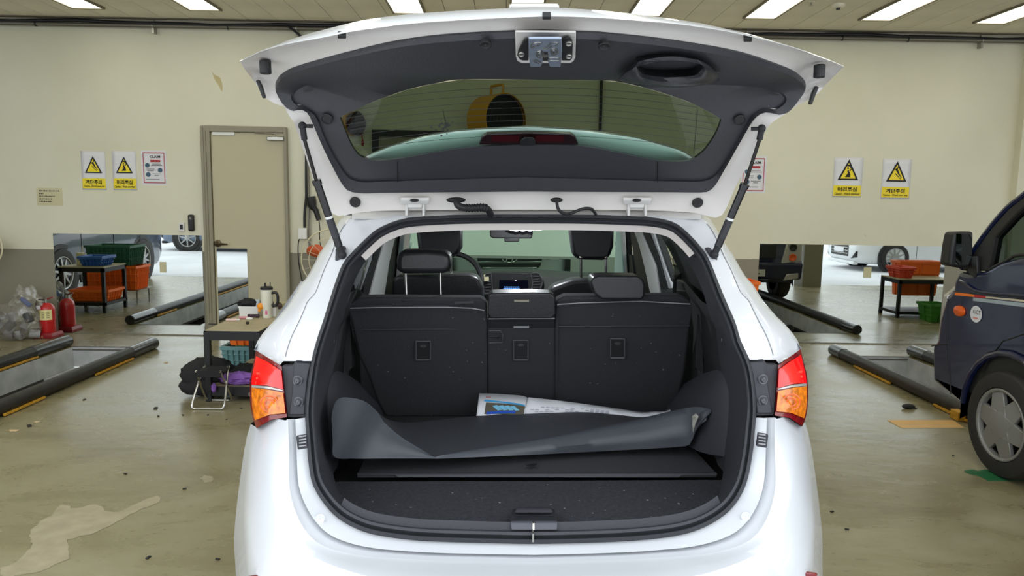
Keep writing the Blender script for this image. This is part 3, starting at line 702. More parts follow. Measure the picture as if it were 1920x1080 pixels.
for k in range(10):
    c = V((bx0-.22+.05*k+rb.uniform(-.02, .02), by0-.05+rb.uniform(-.03, .04), .06+.09*(k % 3))); a = V((rb.uniform(-1, 1), rb.uniform(-.5, .5), rb.uniform(-.7, .7))).normalized()
    o = MB().lathe(c-a*.05, a, [(0, .001), (0, .042), (.01, .045), (.09, .045), (.10, .04), (.10, .02), (.10, .001)], n=18).build('filter', M['filter'] if k % 2 else M['filterd'], t)
q = pY(46, 565, by0-.02); tag(MB().cyl(q+V((-.02, 0, .02)), q+V((.06, .0, -.05)), .025, n=14).cyl(q+V((-.035, 0, .035)), q+V((-.02, 0, .02)), .02, n=14).build('spray_can', M['blue'], None, bevel=.004), 'blue can poking out of the clear plastic bag', 'can')

# ------------------------------------------------------------------ table and what is on it
tz = .555
TX0, TX1, TY0, TY1 = -2.265, -1.84, 5.53, 6.55
t = thing('side_table', 'low black steel table with a beige board top beside the door', 'table', ((TX0+TX1)/2, (TY0+TY1)/2, 0))
MB().bx(TX0+.005, TX1-.005, TY0+.005, TY1-.005, tz-.012, tz).build('board_top', M['wood'], t, smooth=0, bevel=.002)
MB().bx(TX0, TX1, TY0, TY0+.02, tz-.075, tz-.004).bx(TX0, TX1, TY1-.02, TY1, tz-.075, tz-.004).bx(TX0, TX0+.02, TY0, TY1, tz-.075, tz-.004).bx(TX1-.02, TX1, TY0, TY1, tz-.075, tz-.004).build('apron', M['blackmetal'], t, smooth=0, merge=False)
for x, y in ((TX0+.02, TY0+.02), (TX1-.02, TY0+.02), (TX0+.02, TY1-.02), (TX1-.02, TY1-.02)): MB().bx(x-.022, x+.022, y-.022, y+.022, 0, tz-.012).build('leg', M['blackmetal'], t, smooth=0, bevel=.003)
q = pZ(457, 690); MB().bx(TX1-.13, TX1-.095, TY0+.35, TY0+.39, 0, tz-.02).build('leg', M['blackmetal'], t, smooth=0, bevel=.003)
MB().bx(TX0+.02, TX1-.02, TY0+.02, TY1-.02, .11, .12).build('lower_shelf', M['wood'], t, smooth=0)
MB().bx(TX0+.045, TX1-.045, TY0, TY0+.02, .045, .118).bx(TX1-.02, TX1, TY0+.045, TY1-.045, .045, .118).build('shelf_apron', M['blackmetal'], t, smooth=0)
def onT(px, py): return pZ(px, py, tz)
# tumbler
c = onT(498, 597); c = V((c.x, c.y+.045, tz)); rT = .043
t = thing('tumbler', 'tall white insulated tumbler with a black handle and lid on the table', 'tumbler', c)
MB().lathe(c, (0, 0, 1), [(0, .001), (0, .035), (.005, .037), (.075, .037), (.10, .048), (.235, .05), (.24, .046), (.24, .001)], n=28).build('cup', mat('tumbler_white', (226, 224, 208), rough=.35), t)
MB().lathe(c+V((0, 0, .24)), (0, 0, 1), [(0, .048), (.0, .051), (.018, .051), (.024, .04), (.024, .001)], n=24).cyl(c+V((-.012, 0, .26)), c+V((-.012, 0, .295)), .008).cyl(c+V((.03, 0, .26)), c+V((.032, 0, .30)), .004).build('lid', M['black'], t)
MB().tube(res([c+V((.045, -.01, .21)), c+V((.085, -.02, .215)), c+V((.098, -.02, .18)), c+V((.095, -.02, .13)), c+V((.07, -.015, .105)), c+V((.044, -.01, .11))], 22), .012, n=8).build('handle', M['black'], t)
M['pinkst'] = mat('pink_print', (214, 110, 150), rough=.5); M['orst'] = mat('orange_print', (240, 150, 30), rough=.5)
def sleeve(pts, c, r, m, name):
    MB().cap([c+V((r*math.sin(a), -r*math.cos(a)-.0012, z)) for a, z in pts]).build(name, m, t, smooth=0)
sleeve([(-.1, .03), (.35, .03), (.4, .055), (.1, .075), (-.15, .055)], c, .0375, M['pinkst'], 'printed_flower')
q = c+V((-.045, -.03, .10)); MB().ball(q, (.03, .02, .028), 10, 6).cyl(q, q+V((.045, .0, .06)), .005).ball(q+V((-.01, 0, -.03)), (.014, .012, .02), 8, 5).build('orange_tag', M['orst'], t)
# boxes
def tbox(px0, px1, pyb, H, D, m, label, name, cat, bev=.004, lid=None):
    a, b = onT(px0, pyb), onT(px1, pyb); o = thing(name, label, cat, ((a.x+b.x)/2, a.y+D/2, tz))
    x0, x1, y0, y1 = a.x, b.x, a.y, a.y+D
    k = MB(); rg = lambda z, i: [V((x0+i, y0+i, z)), V((x1-i, y0+i, z)), V((x1-i, y1-i, z)), V((x0+i, y1-i, z))]
    k.loft([rg(tz+.001, .004), rg(tz+H, 0), rg(tz+H, .006), rg(tz+.006, .008)], closed=True); k.cap(rg(tz+.001, .004)[::-1]); k.cap(rg(tz+.006, .008))
    k.build('tray', m, o, smooth=0); MB().loft([rg(tz+H-.012, -.004), rg(tz+H+.002, -.004), rg(tz+H+.002, .004), rg(tz+H-.012, .004)], closed=True, cyc=True).build('rim', m, o, smooth=0)
    return o, V(((x0+x1)/2, (y0+y1)/2, tz+H))
o1, c1 = tbox(448, 485, 593.5, .085, .12, M['white'], 'white plastic tray with a black cloth, at the left on the table', 'plastic_tray', 'tray')
tag(MB().loft(blob((c1.x-.02, c1.y, c1.z+.02), (.075, .04, .035), .18, 5, 18, 10), closed=True).build('baseball_cap', M['cloth'], None, smooth=40), 'crumpled black cap lying in the white plastic tray', 'cap')
tag(MB().cyl(c1+V((.06, .0, -.07)), c1+V((.06, 0, .055)), .022).build('clear_cup', mat('frosted', (190, 200, 204), rough=.4), None, bevel=.004), 'pale frosted cup between the tray and the tumbler', 'cup')
o2, c2 = tbox(505, 518, 594, .075, .14, M['white'], 'small white box just right of the tumbler', 'storage_box', 'box')
o3, c3 = tbox(517, 530, 588, .085, .12, M['cream'], 'cream box with a yellow label at the right end of the table', 'storage_box', 'box')
tag(MB().ball(c2+V((.035, 0, .01)), (.03, .025, .03)).box(c2+V((-.02, 0, .02)), (.02, .02, .05)).build('adhesive_roll', mat('brown_glass', (84, 62, 50), rough=.3), None), 'brown bottle leaning in the box right of the tumbler', 'bottle')
a, b = onT(467, 594), onT(490, 594); tag(MB().bx(a.x, b.x, a.y-.05, a.y-.03, tz+.001, tz+.03).build('glasses_case', mat('plum', (58, 36, 50), rough=.4), None, bevel=.008), 'dark plum spectacle case on the table before the white tray', 'case')
for k, (px, py, L, ang, m, lb) in enumerate(((437, 602, .11, .1, mat('pale_pink', (226, 196, 190), rough=.5), 'pale pink tube at the left on the table top'), (459, 598, .09, -.1, mat('rose', (206, 140, 148), rough=.5), 'rose coloured tube in the middle of the table top'), (468, 600, .05, .2, M['white'], 'short white tube right of the rose tube on the table'))):
    c = onT(px, py); d = V((math.cos(ang), math.sin(ang), 0))
    tt = thing('lotion_tube', lb, 'tube', c)
    MB().cyl(c-d*L/2+V((0, 0, .011)), c+d*L*.3+V((0, 0, .011)), .011).build('body', m, tt, bevel=.002); MB().cyl(c+d*L*.3+V((0, 0, .011)), c+d*L/2+V((0, 0, .011)), .008).build('cap', M['white'], tt)
c = onT(464, 608); tag(MB().lathe(c, (0, 0, 1), [(0, .001), (0, .010), (.008, .012), (.018, .012), (.022, .008), (.022, .001)], n=14).build('screw_cap', M['black'], None), 'tiny black cap near the front edge of the table', 'cap')
c = onT(398, 609); tag(MB().box(c+V((0, 0, .006)), (.06, .012, .01)).build('marker_pen', M['black'], None, bevel=.004), 'black marker lying at the left edge of the table', 'pen')
# crates behind / under the table
x = pY(427, 690, 6.75).x; z1 = pY(440, 645, 6.75).z
ct = crate(x, x+.40, 6.62, 6.92, .0015, z1, M['teal'], 'teal plastic crate under the black table', nrib=8, taper=.015)
x2 = pY(433, 640, 6.75).x; z2 = pY(440, 628, 6.75).z
crate(x2, x2+.36, 6.64, 6.90, z1+.006, z1+.16, M['orange'], 'orange plastic crate stacked on the teal crate', nrib=5)
# stool
fz = .0
p0, p1 = pZ(357, 768), pZ(421, 768); Yf = p0.y; sx0, sx1 = p0.x+.01, p1.x
seatz = pY(395, 697, Yf+.06).z
t = thing('folding_stool', 'small folding stool with a black fabric seat and chrome legs', 'stool', ((sx0+sx1)/2, Yf+.12, 0))
M['chrome'] = mat('chrome', (196, 194, 188), rough=.18, metal=1.0)
rt = .0085
MB().tube(res([(sx0+.03, Yf+.20, seatz+.01), (sx0+.022, Yf+.15, seatz-.03), (sx0, Yf+.02, .05), (sx0+.012, Yf, .012), (sx0+.05, Yf, .009), (sx1-.05, Yf, .009), (sx1-.012, Yf, .012), (sx1, Yf+.02, .05), (sx1-.022, Yf+.15, seatz-.03), (sx1-.03, Yf+.20, seatz+.01)], 60), rt, n=10).build('leg_frame', M['chrome'], t)
bx_ = .02
MB().tube(res([(sx0+.03, Yf+.03, seatz+.01), (sx0+.028, Yf+.06, seatz-.03), (sx0+bx_, Yf+.20, .05), (sx0+bx_+.02, Yf+.225, .012), (sx0+.06, Yf+.23, .009), (sx1-.06, Yf+.23, .009), (sx1-bx_-.02, Yf+.225, .012), (sx1-bx_, Yf+.20, .05), (sx1-.028, Yf+.06, seatz-.03), (sx1-.03, Yf+.03, seatz+.01)], 60), rt, n=10).build('leg_frame', M['chrome'], t)
rows = []
for j in range(9):
    v = j/8; yy = Yf+.03+.17*v; sag = -.018*math.sin(PI*v)
    rows.append([V((sx0+.02+(sx1-sx0-.04)*i/8, yy, seatz+.012+sag)) for i in range(9)])
MB().loft(rows).build('seat', M['cloth'], t, solid=.008)
MB().bx(sx0+.025, sx1-.025, Yf+.026, Yf+.034, seatz-.035, seatz+.014).build('seat_hem', M['cloth'], t, bevel=.004); MB().bx(sx0+.025, sx1-.025, Yf+.196, Yf+.204, seatz-.035, seatz+.014).build('seat_hem', M['cloth'], t, bevel=.004)
# bags and jacket
def soft(name, px, py, Y, r, amp, seed, m, label, cat, n=26, mm=16):
    c = pY(px, py, Y); c.z = max(c.z, .01)
    o = MB().loft(blob(c, r, amp, seed, n, mm), closed=True).build(name, m, None, smooth=60); return tag(o, label, cat)
soft('backpack', 392, 700, 5.78, (.20, .15, .12), .10, 11, M['cloth'], 'black backpack behind the folding stool, upper one', 'backpack')
soft('duffel_bag', 388, 722, 5.72, (.20, .14, .075), .06, 12, M['cloth'], 'black duffel bag lying flat under the backpack', 'bag')
soft('black_jacket', 461, 708, 5.80, (.13, .16, .10), .12, 13, M['cloth'], 'black jacket heaped on the lower shelf of the table', 'jacket')
soft('purple_jacket', 450, 709, 5.60, (.13, .06, .042), .16, 15, M['purple'], 'purple jacket lining spilling over the table shelf', 'jacket')
soft('purple_sleeve', 401, 727, 5.50, (.016, .02, .032), .14, 16, M['purple'], 'bit of purple cloth hanging behind the stool leg', 'cloth')
soft('black_jacket', 440, 724, 5.66, (.15, .08, .045), .10, 18, M['cloth'], 'black cloth folded along the table shelf below the purple lining', 'jacket')
o = MB().lathe(pY(472, 738, 5.46), (0, -1, 0), [(0, .001), (0, .02), (.02, .02), (.02, .001)]).build('caster', M['pipe'], bpy.data.objects['side_table'])
# ------------------------------------------------------------------ blue truck at the right
M['blue_paint'] = mat('dark_blue_paint', (15, 23, 58), rough=.25, coat=.5)
M['trim'] = mat('dark_trim', (34, 33, 32), rough=.55)
xs, xe = 2.97, 4.67
t = truck = thing('truck', 'dark blue cab truck with coloured stripes at the right picture edge', 'truck', (3.82, 3.6, 0))
S = lambda px, py, dx=0: pX(px, py, xs+dx)
wc = V((2.93, 4.16, .31))
arch = [V((xs, wc.y+.40*math.cos(a), .33+.40*math.sin(a))) for a in [math.radians(x) for x in range(0, 181, 15)]]
outl = [S(1757, 637), S(1747, 649), S(1748, 715), S(1783, 741), S(1838, 757)]+[V((xs, arch[0].y, .27))]+arch+[V((xs, 3.76, .27)), V((xs, 3.3, .30)), V((xs, 3.3, 1.3)), S(1920, 480), S(1875, 492), S(1846, 508), S(1815, 513), S(1796, 508), S(1788, 528), S(1786, 545), S(1771, 564), S(1761, 600)]
MB().prism(outl, (xe-xs, 0, 0)).build('cab_body', M['blue_paint'], t, smooth=40, bevel=.035, bseg=4)
# pillar, roof, back
out_e = [S(1797, 507), S(1827, 463), S(1853, 427), S(1884, 392), S(1920, 363)]
top = [V((xs, 3.95, 1.86)), V((xs, 3.75, 1.93))]
inn = [V((xs, 3.78, 1.84)), V((xs, 3.98, 1.78)), S(1920, 381), S(1890, 411), S(1858, 446), S(1846, 508)]
for sgn, dx in ((1, 0.0), (-1, xe-xs)):
    MB().prism([p+V((dx+.02 if sgn > 0 else dx-.08, 0, 0)) for p in out_e+top+inn], (.06, 0, 0)).build('front_pillar', M['trim'], t, smooth=40, bevel=.008)
    MB().tube([p+V((dx+.03 if sgn > 0 else dx-.03, .012, .012)) for p in res(out_e+top, 24)], .018).build('pillar_edge', M['blue_paint'], t)
    MB().bx(xs+dx+(.02 if sgn > 0 else -.08), xs+dx+(.08 if sgn > 0 else -.02), 3.3, 3.40, 1.2, 1.90).build('rear_pillar', M['blue_paint'], t, bevel=.01)
MB().bx(xs+.02, xe-.02, 3.3, 3.86, 1.84, 1.93).build('roof', M['blue_paint'], t, bevel=.04, bseg=3)
MB().bx(xs+.02, xe-.02, 3.3, 3.34, 1.2, 1.3).build('back_panel', M['blue_paint'], t)
M['carglass'] = thin_glass('truck_glass', (.28, .34, .31), refl=.04)
b = [S(1920, 480), S(1875, 492), S(1846, 508), S(1858, 446), S(1890, 411), S(1920, 381), V((xs, 3.98, 1.78)), V((xs, 3.78, 1.84)), V((xs, 3.40, 1.84)), V((xs, 3.40, 1.26))]
for dx in (.05, xe-xs-.05): MB().cap([p+V((dx, 0, 0)) for p in b]).build('side_glass', M['carglass'], t, smooth=0)
MB().loft([[p+V((.08, .01, 0)) for p in out_e+top[:1]], [p+V((xe-xs-.08, .01, 0)) for p in out_e+top[:1]]]).build('windscreen', M['carglass'], t)
MB().cap([V((xs+.1, 3.32, 1.3)), V((xe-.1, 3.32, 1.3)), V((xe-.1, 3.32, 1.84)), V((xs+.1, 3.32, 1.84))]).build('rear_glass', M['carglass'], t)
# belt trim along the window sill
MB().tube(res([p+V((.03, 0, .006)) for p in (S(1846, 508), S(1875, 492), S(1920, 480), V((xs, 3.4, 1.27)))], 20), .010).build('sill_strip', M['trim'], t)
# seats, wheel inside
MB().bx(xs+.15, xs+.65, 3.42, 3.56, 1.0, 1.75).bx(xe-.65, xe-.15, 3.42, 3.56, 1.0, 1.75).build('cab_seat', M['trim'], t, bevel=.05, bseg=3)
c = V((xs+.42, 4.15, 1.28)); MB().tube([c+V((.19*math.cos(a), .10*math.sin(a), .16*math.sin(a))) for a in [2*PI*i/28 for i in range(28)]], .014, closed=True).build('steering_wheel', M['black'], t)
MB().bx(xs+.1, xe-.1, 4.3, 4.66, 1.0, 1.2).build('dashboard', M['trim'], t, bevel=.04)
# wing mirror
Ym = 4.62
mo = [pY(x, y, Ym) for x, y in ((1789, 436), (1826, 434), (1825, 482), (1813, 505), (1779, 499), (1784, 460))]
wm = MB().prism(mo, (0, .11, 0)).build('wing_mirror', M['black'], t, bevel=.018, bseg=3)
mg = [pY(x, y, Ym-.002) for x, y in ((1793, 438), (1822, 440), (1821, 482), (1815, 497), (1791, 496))]
MB().prism(mg, (0, -.003, 0)).build('mirror_glass', mat('wing_mirror_silver', (150, 154, 152), rough=.02, metal=1), wm, smooth=0)
MB().tube([pY(1815, 498, Ym+.06), pY(1826, 510, Ym+.07), S(1834, 515, .02)], .03).build('mirror_arm', M['black'], wm)
MB().prism([S(x, y, -.004) for x, y in ((1812, 482), (1831, 480), (1832, 512), (1827, 522), (1815, 512))], (.02, 0, 0)).build('mirror_base', M['black'], wm, bevel=.004)
# stripes, lamp, sticker, seams
def patch(px, m, name, d=-.004): return MB().prism([S(x, y, d) for x, y in px], (.006, 0, 0)).build(name, m, t, smooth=0)
patch([(1791, 548), (1827, 552), (1826, 557), (1790, 553.5)], mat('stripe_orange', (238, 120, 40), rough=.4), 'orange_stripe')
patch([(1827, 552), (1848, 555), (1848, 558.5), (1826, 557)], mat('stripe_red', (190, 30, 36), rough=.4), 'red_stripe')
patch([(1848, 555), (1925, 563), (1925, 567), (1848, 558.5)], mat('stripe_beige', (206, 194, 172), rough=.4), 'beige_stripe')
patch([(1825, 558), (1925, 569), (1925, 576.5), (1824, 564)], mat('stripe_grey', (160, 172, 178), rough=.4), 'grey_stripe')
c = S(1800, 583, -.002); MB().lathe(c, (-1, 0, 0), [(0, .001), (0, .036), (.012, .034), (.02, .02), (.02, .001)], n=20).build('side_marker', M['amber'], t)
for v in bpy.data.objects['side_marker'].data.vertices: v.co.y = (v.co.y-(c.y-3.6))*1.55+(c.y-3.6)
c = S(1830, 589, -.004); r = .052
MB().cap([c+V((0, r*1.1*math.cos(a), r*math.sin(a))) for a in [2*PI*i/28 for i in range(28)]]).build('round_sticker', M['paper'], t, smooth=0, flip=False)
text('KICT', .026, c+V((0, -.006, .0)), (0, -1, 0), UP, M['ink'], 'sticker_text', t, width=.07, lift=.001)
MB().cap([c+V((-.002, y, z)) for y, z in ((.026, -.02), (-.026, -.02), (-.022, -.03), (.022, -.03))]).build('sticker_mark', mat('faint_red', (214, 140, 130), rough=.6), t, smooth=0)
for pl in ([(1777, 560), (1777, 637), (1783, 739)], [(1747, 649), (1762, 646), (1777, 645)], [(1788, 546), (1850, 556), (1925, 562)], [(1842, 752), (1840, 700), (1850, 680), (1880, 640), (1925, 625)]):
    MB().tube([S(x, y, -.0005) for x, y in pl], .004, n=6).build('panel_gap', M['black'], t)
MB().tube(res([S(1800, 527, -.004), S(1812, 533, -.004), S(1830, 545, -.004), S(1860, 550, -.004), S(1925, 555, -.004)], 20), .012).build('body_crease', M['blue_paint'], t)
MB().tube([p+V((-.006, 0, 0)) for p in arch], .02).build('arch_lip', M['blue_paint'], t)
MB().bx(xs+.01, xs+.35, 3.77, 4.55, .3, .72).build('arch_liner', M['black'], t)
wheel(wc, -1, .315, .20, t, nsp=6, mr=M['alloy2'] if 'alloy2' in M else mat('wheel_cover', (142, 140, 136), rough=.4, metal=.35), mt=M['tireblk'], spw=.085, hubr=.08)
wheel((xe+.02, 4.16, .31), 1, .315, .20, t, nsp=6, mt=M['tireblk'], spw=.085, hubr=.08)
wheel((xs-.0, 1.9, .31), -1, .315, .20, t, nsp=6, mt=M['tireblk'], spw=.085, hubr=.08)
wheel((xe, 1.9, .31), 1, .315, .20, t, nsp=6, mt=M['tireblk'], spw=.085, hubr=.08)
MB().bx(xs, xe, .9, 3.25, .72, .82).bx(xs, xs+.04, .9, 3.25, .82, 1.2).bx(xe-.04, xe, .9, 3.25, .82, 1.2).bx(xs, xe, .9, .94, .82, 1.2).build('cargo_bed', M['blue_paint'], t, smooth=0)
MB().bx(xs+.35, xe-.35, .95, 4.0, .42, .6).build('chassis', M['black'], t, smooth=0)
# front face (seen in the wall mirror)
yf = S(1747, 690).y+.002
yl = S(1761, 600).y
for sg in (-1, 1):
    xm = (xs+xe)/2
    P = [V((xm+sg*x, yl-.02 if x < .6 else yl-.05, z)) for x, z in ((.50, .62), (.83, .62), (.83, .98), (.74, 1.06), (.60, .98))]
    MB().prism([p+V((0, .02, 0)) for p in P], (0, .045, 0)).build('headlight', M['lampclear'], t, bevel=.01)
    for q in (.72, .88): MB().lathe((xm+sg*.68, yl+.03, q), (0, 1, 0), [(0, .001), (0, .055), (.012, .06), (.016, .05), (.010, .035), (.004, .001)], n=20).build('lamp_bulb', M['trim'] if q > .8 else M['amber'], t)
    MB().prism([V((xm+sg*x, yf-.01, z)) for x, z in ((.55, .36), (.78, .40), (.78, .48), (.60, .46))], (0, .02, 0)).build('fog_lamp', M['lampclear'], t, bevel=.006)
MB().bx(xm-.42, xm+.42, yf-.03, yf+.006, .70, .92).build('grille', M['black'], t, bevel=.01)
pl = MB().bx(xm-.26, xm+.26, yf, yf+.012, .42, .53).build('number_plate', mat('plate', (200, 200, 190), rough=.5), t, bevel=.004)
text('-700 0', .07, (xm, yf+.012, .44), (-1, 0, 0), UP, M['ink'], 'plate_number', pl, width=.36, bold=.02)
MB().tube([V((xm+.06*math.cos(a), yf+.012, .84+.035*math.sin(a))) for a in [2*PI*i/24 for i in range(24)]], .007, closed=True).build('emblem', M['chrome'], t)

# ------------------------------------------------------------------ outside the bay and the cars the mirrors show
struct(MB().bx(-30, 30, -22, EDGE, -.02, -.004).build('trim_7', M['asphalt'], smooth=0))
def ringY(y, hw, z0, z1, r=.14, n=5):
    pts = []
    for cx, cz, a0 in ((hw-r, z1-r, 0), (-hw+r, z1-r, 90), (-hw+r, z0+r, 180), (hw-r, z0+r, 270)):
        for i in range(n): a = math.radians(a0+90*i/(n-1)); pts.append(V((cx+r*math.cos(a), y, cz+r*math.sin(a))))
    return pts
def vehicle(loc, rot, paint, label, L=4.5, W=1.82, H=1.6, hood=.98, suv=True, wr=.34, wb=2.6, name='parked_car', nsp=10, face=False, cat='car'):
    t = thing(name, label, cat, (0, 0, 0))
    hl, hw = L/2, W/2; gc = .2 if suv else .16
    body = [(-hl, hw*.80, gc+.25, hood-.08), (-hl+.06, hw*.88, gc+.1, hood-.02), (-hl+.35, hw*.97, gc, hood+.02), (0, hw, gc, hood), (hl-1.15, hw, gc, hood-.02), (hl-.5, hw*.95, gc, hood-.10), (hl-.12, hw*.84, gc+.02, hood-.2), (hl, hw*.70, gc+.12, hood-.30)]
    rs = [ringY(*q) for q in body]; k = MB().loft(rs, closed=True); k.cap(rs[0][::-1]); k.cap(rs[-1]); k.build('body', paint, t, smooth=45)
    r0, r1 = (-hl+.25, -hl+.75) if suv else (-hl+.65, -hl+1.25)
    gh = [[(y, w_, z) for y, w_, z in ((r0, hw*.88, hood-.05), (r1, hw*.70, H-.05))], [(hl-1.1, hw*.88, hood-.05), (hl-1.85, hw*.72, H-.05)]]
    A = [V((-hw*.9, r0, hood-.06)), V((hw*.9, r0, hood-.06)), V((hw*.9, hl-1.05, hood-.06)), V((-hw*.9, hl-1.05, hood-.06))]
    B = [V((-hw*.72, r1, H-.04)), V((hw*.72, r1, H-.04)), V((hw*.72, hl-1.85, H-.04)), V((-hw*.72, hl-1.85, H-.04))]
    MB().loft([A, B], closed=True).cap(B).build('window_band', M['dkglass'], t, smooth=0, bevel=.04)
    MB().prism([p+V((0, 0, .0)) for p in B], (0, 0, .045)).build('roof', paint, t, bevel=.03, bseg=3)
    for a, b in ((A[2], B[2]), (A[3], B[3]), (A[0], B[0]), (A[1], B[1])): MB().tube([a, b], .035).build('roof_pillar', paint, t)
    for sx in (-1, 1):
        p, q = A[2] if sx > 0 else A[3], A[1] if sx > 0 else A[0]
        MB().cyl(p.lerp(q, .48), (B[2] if sx > 0 else B[3]).lerp(B[1] if sx > 0 else B[0], .48)+V((sx*.004, 0, 0)), .03).build('roof_pillar', M['black'], t)
        for sy in (-1, 1):
            c = V((sx*(hw+.005), sy*wb/2+.08, wr))
            MB().lathe(c+V((-sx*.10, 0, 0)), (sx, 0, 0), [(0, .001), (0, wr*1.17), (.085, wr*1.17), (.085, wr*1.0)], n=32).build('wheel_arch', M['trim'], t)
            wheel(c, sx, wr, .22, t, nsp=nsp, mt=M['tireblk'], spw=.028)
        m_ = MB().box((sx*(hw+.08), hl-1.45, hood+.06), (.2, .12, .14)).build('door_mirror', paint if not suv else M['black'], t, bevel=.03, bseg=3)
        for yy in (hl-2.05, hl-3.05): MB().box((sx*(hw+.008), yy, hood-.12), (.02, .18, .025)).build('door_handle', paint, t, bevel=.006)
        for yy in (hl-1.35, hl-2.3, hl-3.2): MB().tube([V((sx*(hw+.001), yy, gc+.15)), V((sx*(hw+.001), yy, hood-.05))], .005, n=5).build('door_gap', M['black'], t)
        MB().bx(sx*(hw-.02), sx*(hw+.006), -wb/2+.5, wb/2-.35, gc-.02, gc+.10).build('sill', M['trim'] if suv else paint, t, bevel=.01)
        MB().prism([V((sx*x*hw, y+hl, z)) for x, y, z in ((.62, .0, hood-.32), (.93, -.30, hood-.22), (.90, -.42, hood-.14), (.62, -.08, hood-.22))], (0, .02, .012)).build('headlight', M['lampclear'], t, bevel=.006)
    MB().bx(-hw*.50, hw*.50, hl-.02, hl+.012, gc+.16, hood-.33).build('grille', M['black'], t, bevel=.02)
    k = MB()
    for z in range(3): k.bx(-hw*.48, hw*.48, hl+.008, hl+.02, gc+.22+.07*z, gc+.235+.07*z)
    k.build('grille_bars', M['chrome'], t)
    MB().bx(-.25, .25, hl+.018, hl+.03, gc+.25, gc+.36).build('number_plate', M['paper'], t)
    for sx in (-1, 1): MB().prism([V((sx*hw*.62, hl-.06, gc+.12)), V((sx*hw*.80, hl-.10, gc+.16)), V((sx*hw*.80, hl-.10, gc+.30)), V((sx*hw*.70, hl-.06, gc+.16))], (0, .06, 0)).build('air_intake', M['black'], t)
    MB().bx(-hw*.74, hw*.74, hl-.14, hl-.02, gc-.02, gc+.06).build('front_lip', M['trim'] if suv else paint, t, bevel=.02)
    t.location = loc; t.rotation_euler = (0, 0, rot); return t
navy = mat('navy_paint', (44, 54, 74), rough=.22, coat=.6); wht = mat('sedan_white', (226, 228, 230), rough=.25, coat=.5); slate = mat('slate_paint', (88, 104, 128), rough=.25, coat=.5)
vehicle((-7.42, 4.05, 0), 0, navy, 'dark navy car parked in the left bay, reflected in the left wall mirror', L=4.3, wb=2.45, H=1.68, hood=1.08, wr=.37)
vehicle((10.35, -1.30, 0), PI/2, wht, 'white sedan parked outside, seen in the right wall mirror', L=4.5, H=1.42, hood=.92, suv=False, wr=.33)
vehicle((-7.15, -4.6, 0), PI/2, slate, 'slate blue car parked far outside, seen in the left wall mirror', L=4.4, H=1.62, hood=1.0, wr=.35, nsp=7)
# mirror stickers
for px, py, wm_ in ((305, 501, 0), (1626, 511, 1)):
    a, b = pY(px-6, py-10, WY-.008), pY(px+7, py+10, WY-.008)
    o = [q for q in bpy.data.objects if q.name.startswith('wall_mirror')][wm_]
    MB().bx(a.x, b.x, WY-.009, WY-.0065, b.z, a.z).build('sticker', M['cream'], o, smooth=0)
# the rack with crates reflected in the left mirror
def rack(x0, x1, y0, y1, z, label, sh=.10):
    t = thing('work_table', label, 'table', ((x0+x1)/2, (y0+y1)/2, 0))
    MB().bx(x0, x1, y0, y1, z-.015, z).build('board_top', M['wood'], t, smooth=0)
    MB().bx(x0, x1, y0, y0+.03, z-.07, z-.016).bx(x0, x1, y1-.03, y1, z-.07, z-.016).bx(x0, x0+.03, y0, y1, z-.07, z-.016).bx(x1-.03, x1, y0, y1, z-.07, z-.016).build('apron', M['blackmetal'], t, smooth=0, merge=False)
    for x, y in ((x0+.02, y0+.02), (x1-.02, y0+.02), (x0+.02, y1-.02), (x1-.02, y1-.02)): MB().bx(x-.02, x+.02, y-.02, y+.02, 0, z-.015).build('leg', M['blackmetal'], t, smooth=0)
    MB().bx(x0, x1, y0, y1, sh, sh+.04).build('lower_shelf', M['blackmetal'], t, smooth=0); return t
rack(-5.76, -5.18, 6.15, 6.72, .61, 'black work table with boxes, seen in the left wall mirror')
crate(-5.70, -5.2, 6.2, 6.6, .141, .29, M['orange'], 'orange crate on the lower shelf of the reflected work table')
crate(-5.52, -5.22, 6.35, 6.68, .612, .74, M['blue'], 'blue crate on the reflected work table')
t = thing('metal_stand', 'wire legged stand carrying orange crates, seen in the left wall mirror', 'stand', (-5.52, 5.72, 0))
MB().bx(-5.95, -5.12, 5.5, 5.95, .20, .21).build('tray', M['steel'], t, smooth=0)
for x, y in ((-5.9, 5.55), (-5.17, 5.55), (-5.9, 5.9), (-5.17, 5.9)): MB().cyl((x, y, 0), (x, y, .2), .01).build('leg', M['steel'], t)
crate(-5.90, -5.16, 5.52, 5.93, .212, .54, M['orange'], 'big orange crate on the wire legged stand, seen in the left mirror', nrib=10)
crate(-5.84, -5.22, 5.5, 5.95, .548, .83, M['green'], 'dark green slatted crate on the orange crate, seen in the left mirror', nrib=10)
tag(MB().lathe((-5.62, 6.45, .612), (0, 0, 1), [(0, .001), (0, .05), (.16, .05), (.16, .001)]).cyl((-5.6, 6.45, .75), (-5.59, 6.45, .87), .006).build('paper_cup', M['cream'], None), 'cream can with a brush on the reflected work table', 'can')
# the right hand rack behind the truck
rack(5.48, 6.25, 5.75, 6.25, .55, 'black work table with orange bins, seen in the right wall mirror', sh=.05)
crate(5.75, 6.35, 5.5, 5.74, .25, .75, M['orange'], 'tall orange bin hanging at the right work table, seen in the right mirror', nrib=2)
crate(5.50, 5.72, 5.85, 6.2, .552, .70, mat('red_bin', (214, 70, 40), rough=.5), 'small red bin on the right work table', nrib=2)
crate(5.75, 6.02, 6.26, 6.6, .003, .24, M['lime'], 'leaf green crate under the right work table', nrib=2)
crate(6.04, 6.35, 6.26, 6.6, .003, .2, M['green'], 'dark green crate under the right work table', nrib=4)
